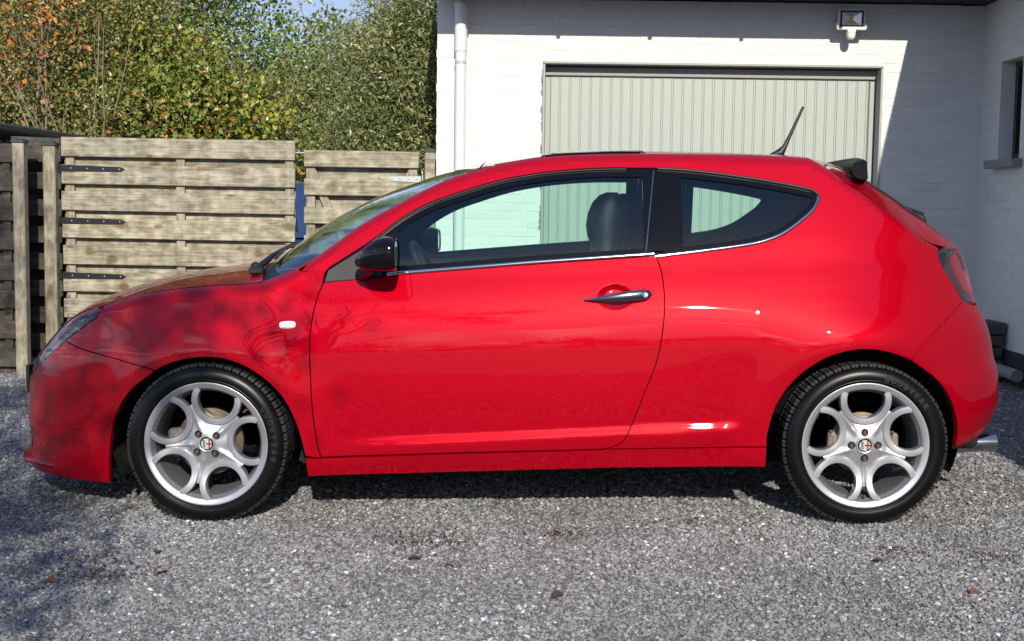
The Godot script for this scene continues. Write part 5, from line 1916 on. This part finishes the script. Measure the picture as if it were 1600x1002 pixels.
func branches(parent: Node, root: Vector3, height: float, spread: float, count: int, r0: float, material: Material, called := "trunk") -> void:
	var s := Shape.new()
	for k in count:
		var a := rng.randf() * TAU
		var lean := Vector3(cos(a), 0, sin(a)) * spread * rng.randf_range(0.3, 1.0)
		var h := height * rng.randf_range(0.65, 1.0)
		var r := r0 * rng.randf_range(0.5, 1.0)
		var path := []
		var rr := []
		for i in 8:
			var f := i / 7.0
			path.append(root + Vector3(lean.x * f * (0.4 + 0.6 * f), h * f - 0.05, lean.z * f * (0.4 + 0.6 * f)) + Vector3(rng.randfn(), 0, rng.randfn()) * 0.05 * f * height * 0.25)
			rr.append(lerpf(r, r * 0.15, f))
		s.tube(path, rr, 6, false)
		for t in 7:
			var i := rng.randi_range(2, 6)
			var o: Vector3 = path[i]
			var d := (lean.normalized() * 0.4 + Vector3(rng.randfn(), 0.5 + rng.randf() * 0.6, rng.randfn())).normalized()
			var l := height * rng.randf_range(0.10, 0.24)
			var bend := Vector3(rng.randfn(), rng.randfn() * 0.5, rng.randfn()) * l * 0.15
			s.tube([o, o + d * l * 0.5 + bend, o + d * l], [rr[i] * 0.5, rr[i] * 0.3, rr[i] * 0.12], 5, false)
	put(called, s, material, parent)

func build_trees() -> void:
	var broad := leaf_mesh(0.062, 0.052, 0.010)
	var small := leaf_mesh(0.042, 0.028, 0.005)
	var narrow := leaf_mesh(0.050, 0.016, 0.003)
	# autumn shrub with bare twigs and orange leaves
	var a := thing("autumn_shrub", "tall shrub of olive and orange autumn leaves behind the slatted fence", "shrub", Vector3(-5.0, 0, -7.6))
	branches(a, Vector3(0.2, 0, 0.2), 4.2, 2.0, 26, 0.035, M.bark)
	branches(a, Vector3(0.9, 0, 0.9), 3.0, 1.2, 16, 0.02, M.bark, "twigs")
	var olive := [[0.10, 0.105, 0.028], [0.13, 0.125, 0.035], [0.075, 0.085, 0.022], [0.16, 0.14, 0.05], [0.11, 0.115, 0.03]]
	crown_leaves(a, [[Vector3(-0.4, 2.4, 0.3), Vector3(1.6, 2.1, 1.1)], [Vector3(1.0, 2.0, 0.5), Vector3(1.3, 1.6, 0.9)], [Vector3(0.3, 3.6, 0.2), Vector3(1.4, 1.2, 1.0)]], 76000, 0.17, [0.7, 1.15], olive, small, 0.2, 0.42)
	crown_leaves(a, [[Vector3(0.55, 2.95, 1.25), Vector3(0.5, 0.55, 0.25)], [Vector3(0.2, 2.45, 1.2), Vector3(0.9, 0.9, 0.3)]], 480, 0.2, [0.7, 1.1], [[0.22, 0.07, 0.015], [0.26, 0.10, 0.017], [0.17, 0.055, 0.022], [0.16, 0.10, 0.03]], broad, 0.3, 0.6, "orange_leaves", 18)
	# climber with big yellowing leaves in the middle
	var v := thing("climber_shrub", "broad-leaved shrub turning yellow and pink, behind the wide gate", "shrub", Vector3(-3.15, 0, -7.2))
	branches(v, Vector3(0, 0, 0), 2.7, 1.2, 18, 0.025, M.bark)
	crown_leaves(v, [[Vector3(0.0, 1.7, 0.2), Vector3(1.05, 0.85, 0.6)], [Vector3(-0.3, 2.2, 0.1), Vector3(0.7, 0.7, 0.5)]], 11500, 0.17, [0.7, 1.15], [[0.08, 0.115, 0.02], [0.11, 0.13, 0.024], [0.10, 0.125, 0.02], [0.20, 0.18, 0.02], [0.22, 0.10, 0.025], [0.055, 0.09, 0.018], [0.09, 0.11, 0.022], [0.10, 0.12, 0.025], [0.07, 0.10, 0.02]], broad, 0.5, 0.4)
	# dark green tree rising behind them
	var d := thing("dark_tree", "dense dark green tree standing behind the yellowing shrub", "tree", Vector3(-4.0, 0, -9.2))
	branches(d, Vector3.ZERO, 4.6, 1.3, 12, 0.08, M.bark_dark)
	crown_leaves(d, [[Vector3(0.1, 2.8, 0), Vector3(1.35, 2.4, 1.1)], [Vector3(-2.2, 2.6, -0.4), Vector3(2.2, 2.3, 1.0)], [Vector3(1.5, 1.75, 0.2), Vector3(1.2, 1.35, 0.8)], [Vector3(0.0, 4.6, 0), Vector3(1.0, 1.2, 0.9)]], 90000, 0.19, [1.0, 1.5], [[0.05, 0.08, 0.02], [0.065, 0.10, 0.024], [0.09, 0.125, 0.03], [0.115, 0.14, 0.04]], small, 0.3, 0.4)
	# grey green willow filling the right
	var w := thing("willow_tree", "large grey green willow with fine leaves, beside the house", "tree", Vector3(-1.55, 0, -8.8))
	branches(w, Vector3.ZERO, 3.8, 1.6, 20, 0.04, M.bark)
	var wl := [[0.085, 0.10, 0.035], [0.11, 0.125, 0.05], [0.065, 0.08, 0.025], [0.14, 0.145, 0.06], [0.09, 0.10, 0.03]]
	crown_leaves(w, [[Vector3(0.0, 1.7, 0.2), Vector3(1.5, 1.45, 1.0)], [Vector3(0.35, 2.4, 0.0), Vector3(0.95, 1.0, 0.8)], [Vector3(0.42, 1.6, 3.75), Vector3(0.55, 1.05, 0.42)], [Vector3(0.60, 2.3, 3.7), Vector3(0.38, 0.85, 0.36)]], 125000, 0.12, [0.75, 1.25], wl, narrow, 0.1, 0.42)
	# slender sparse tree against the sky
	var belt := thing("tree_belt", "dark green belt of trees filling the view behind the shrubs", "trees", Vector3(-4.0, 0, -14.0))
	belt.set_meta("kind", "stuff")
	crown_leaves(belt, [[Vector3(-7.5, 2.2, 0), Vector3(3.2, 2.4, 1.0)], [Vector3(-2.6, 2.2, 0), Vector3(2.4, 2.6, 1.0)], [Vector3(0.6, 1.9, 0), Vector3(2.0, 2.0, 1.0)], [Vector3(3.0, 1.7, 0), Vector3(1.8, 1.6, 1.0)]], 42000, 0.22, [1.9, 2.9], [[0.05, 0.075, 0.02], [0.07, 0.095, 0.028], [0.09, 0.11, 0.035]], small, 0.2, 0.45, "foliage", 60)
	branches(belt, Vector3(-1.0, 0, 0), 4.0, 2.5, 9, 0.06, M.bark_dark, "trunks")
	var t := thing("sparse_tree", "slender sparse tree showing the sky through its twigs, above the willow", "tree", Vector3(-0.9, 0, -11.5))
	branches(t, Vector3.ZERO, 4.6, 1.5, 14, 0.03, M.bark)
	crown_leaves(t, [[Vector3(0.1, 3.1, 0), Vector3(1.5, 1.3, 0.8)]], 9000, 0.22, [0.8, 1.1], wl, narrow, 0.2, 0.6)
	# the tree behind the photographer that dapples the nose of the car and the fence
	var b := thing("drive_tree", "leafy tree beside the drive that dapples the front of the red car", "tree", Vector3(-2.9, 0, 8.0))
	branches(b, Vector3.ZERO, 6.6, 0.9, 8, 0.10, M.bark_dark)
	crown_leaves(b, [[Vector3(2.05, 4.40, 0), Vector3(0.66, 0.52, 0.6)], [Vector3(1.45, 3.65, 0), Vector3(0.52, 0.48, 0.7)], [Vector3(-0.4, 6.6, -0.1), Vector3(1.15, 0.85, 0.9)], [Vector3(1.80, 3.25, 0.2), Vector3(0.35, 0.30, 0.5)], [Vector3(1.0, 4.3, 0), Vector3(0.7, 0.4, 0.7)], [Vector3(0.7, 5.1, 0), Vector3(0.5, 0.45, 0.5)]], 7600, 0.12, [1.0, 1.9], [[0.06, 0.09, 0.025], [0.08, 0.11, 0.03]], small, 0.2, 0.8, "crown", 16)
	for k in 7:
		branches(b, Vector3(0.3 + k * 0.3, 3.2 + 0.2 * k, rng.randf_range(-0.3, 0.3)), 0.9, 0.6, 3, 0.014, M.bark_dark, "twigs")
	var h := thing("boundary_hedge", "clipped green hedge on the far side of the road, mirrored in the car doors", "hedge", Vector3(0, 0, 24.0))
	crown_leaves(h, range(14).map(func(i): return [Vector3(-16.0 + i * 2.5, 1.1 + 0.5 * sin(i * 2.3), 0), Vector3(1.6, 1.3 + 0.4 * cos(i * 1.7), 0.8)]), 16000, 0.3, [4.0, 6.5], [[0.05, 0.075, 0.02], [0.065, 0.09, 0.025]], small, 0.0, 0.3, "foliage")

func build_small_things() -> void:
	# dark slabs stacked in the corner by the wing
	for k in 5:
		var s := thing("paving_slab", ["lowest dark slab of the stack in the house corner", "second dark slab from the bottom of the corner stack", "middle dark slab of the stack in the house corner", "second dark slab from the top of the corner stack", "topmost dark slab of the stack in the house corner"][k], "slab", Vector3(3.118 + [0.0, 0.004, -0.012, -0.008, 0.0][k], 0.055 + 0.082 * k, -3.22), "slabs stacked in the corner")
		var m := Shape.new()
		m.chamfer_box(Vector3(0, 0.037, 0), Vector3(0.185 - 0.012 * (k % 2), 0.066 if k < 4 else 0.08, 0.30), 0.008, Basis(Vector3.UP, 0.03 * (k - 2)))
		put("slab_block", m, M.slab, s)
	var p := thing("drain_pipe", "short grey drain pipe lying at the foot of the wing wall", "pipe", Vector3(3.14, 0.12, -2.85))
	var ps := Shape.new()
	ps.tube([Vector3(0, 0.035, -0.16), Vector3(0, 0.035, 0.2)], 0.04, 16)
	put("pipe_length", ps, M.sill, p)
	# fallen leaves
	var lm := []
	for k in 2:
		var s := Shape.new()
		var rows := []
		for i in 6:
			var f := i / 5.0
			var w := [0.004, 0.020, 0.027, 0.022, 0.012, 0.001][i] as float
			var bow := 0.012 * sin(PI * f) + 0.006
			rows.append([Vector3(-w, bow + 0.010 * (1 - k), f * 0.07), Vector3(0, bow - 0.002, f * 0.07), Vector3(w, bow + 0.007 + 0.006 * k, f * 0.07)])
		rows.reverse()
		s.skin(rows)
		lm.append(s.mesh())
	var spots := [[-1.35, 1.28, 1, "dark curled leaf on the gravel below the front wheel"], [0.02, 1.80, 1, "dark crumpled leaf on the gravel at the bottom centre"], [-0.42, 1.36, 1, "small dark leaf on the gravel ahead of the door"], [-0.30, 1.45, 2, "tan leaf on the gravel under the door"], [1.15, 1.42, 1, "dark leaf on the gravel below the rear wheel"], [1.32, 1.78, 0, "brown leaf at the lower right on the gravel"], [-1.62, 1.62, 0, "brown leaf at the lower left on the gravel"], [0.05, 0.98, 2, "orange leaf on the gravel near the shadow under the door"], [-1.25, 1.52, 0, "red brown leaf left of the tan leaf on the gravel"], [1.45, 1.2, 2, "yellow brown leaf on the gravel behind the rear wheel"]]
	for s in spots:
		var l := thing("fallen_leaf", s[3], "leaf", Vector3(s[0], ground_y(s[0]) + 0.004, s[1]), "dry leaves on the gravel")
		var m := put("blade", lm[rng.randi() % 2], M.dry_leaf[s[2]], l)
		m.rotation.y = rng.randf() * TAU
		m.scale = Vector3.ONE * rng.randf_range(0.4, 0.75)
	# crumbs of leaf and soil lying in patches
	var crumbs := []
	var cm := leaf_mesh(0.014, 0.010, 0.003)
	for q in [[-0.42, 1.15, 0.10, 0.06, 150], [0.08, 1.02, 0.07, 0.03, 70], [-1.55, 1.55, 0.14, 0.06, 170], [-1.6, 1.35, 0.1, 0.05, 80], [1.25, 1.28, 0.05, 0.03, 60], [1.55, 1.35, 0.06, 0.04, 50], [0.6, 0.85, 0.10, 0.03, 60], [-0.45, 1.02, 0.10, 0.05, 70]]:
		for i in q[4]:
			var x: float = q[0] + rng.randfn() * q[2]
			var zz: float = q[1] + rng.randfn() * q[3]
			var c: Array = [[0.10, 0.045, 0.03], [0.05, 0.035, 0.025], [0.16, 0.08, 0.04], [0.03, 0.025, 0.02]][rng.randi() % 4]
			crumbs.append([Transform3D(Basis.from_euler(Vector3(-PI / 2.0 + rng.randfn() * 0.5, rng.randf() * TAU, rng.randfn() * 0.4)).scaled(Vector3.ONE * rng.randf_range(0.5, 1.3)), Vector3(x, ground_y(x) + 0.010, zz)), Color(c[0], c[1], c[2])])
	scatter("leaf_litter", cm, M.stone, crumbs, self)
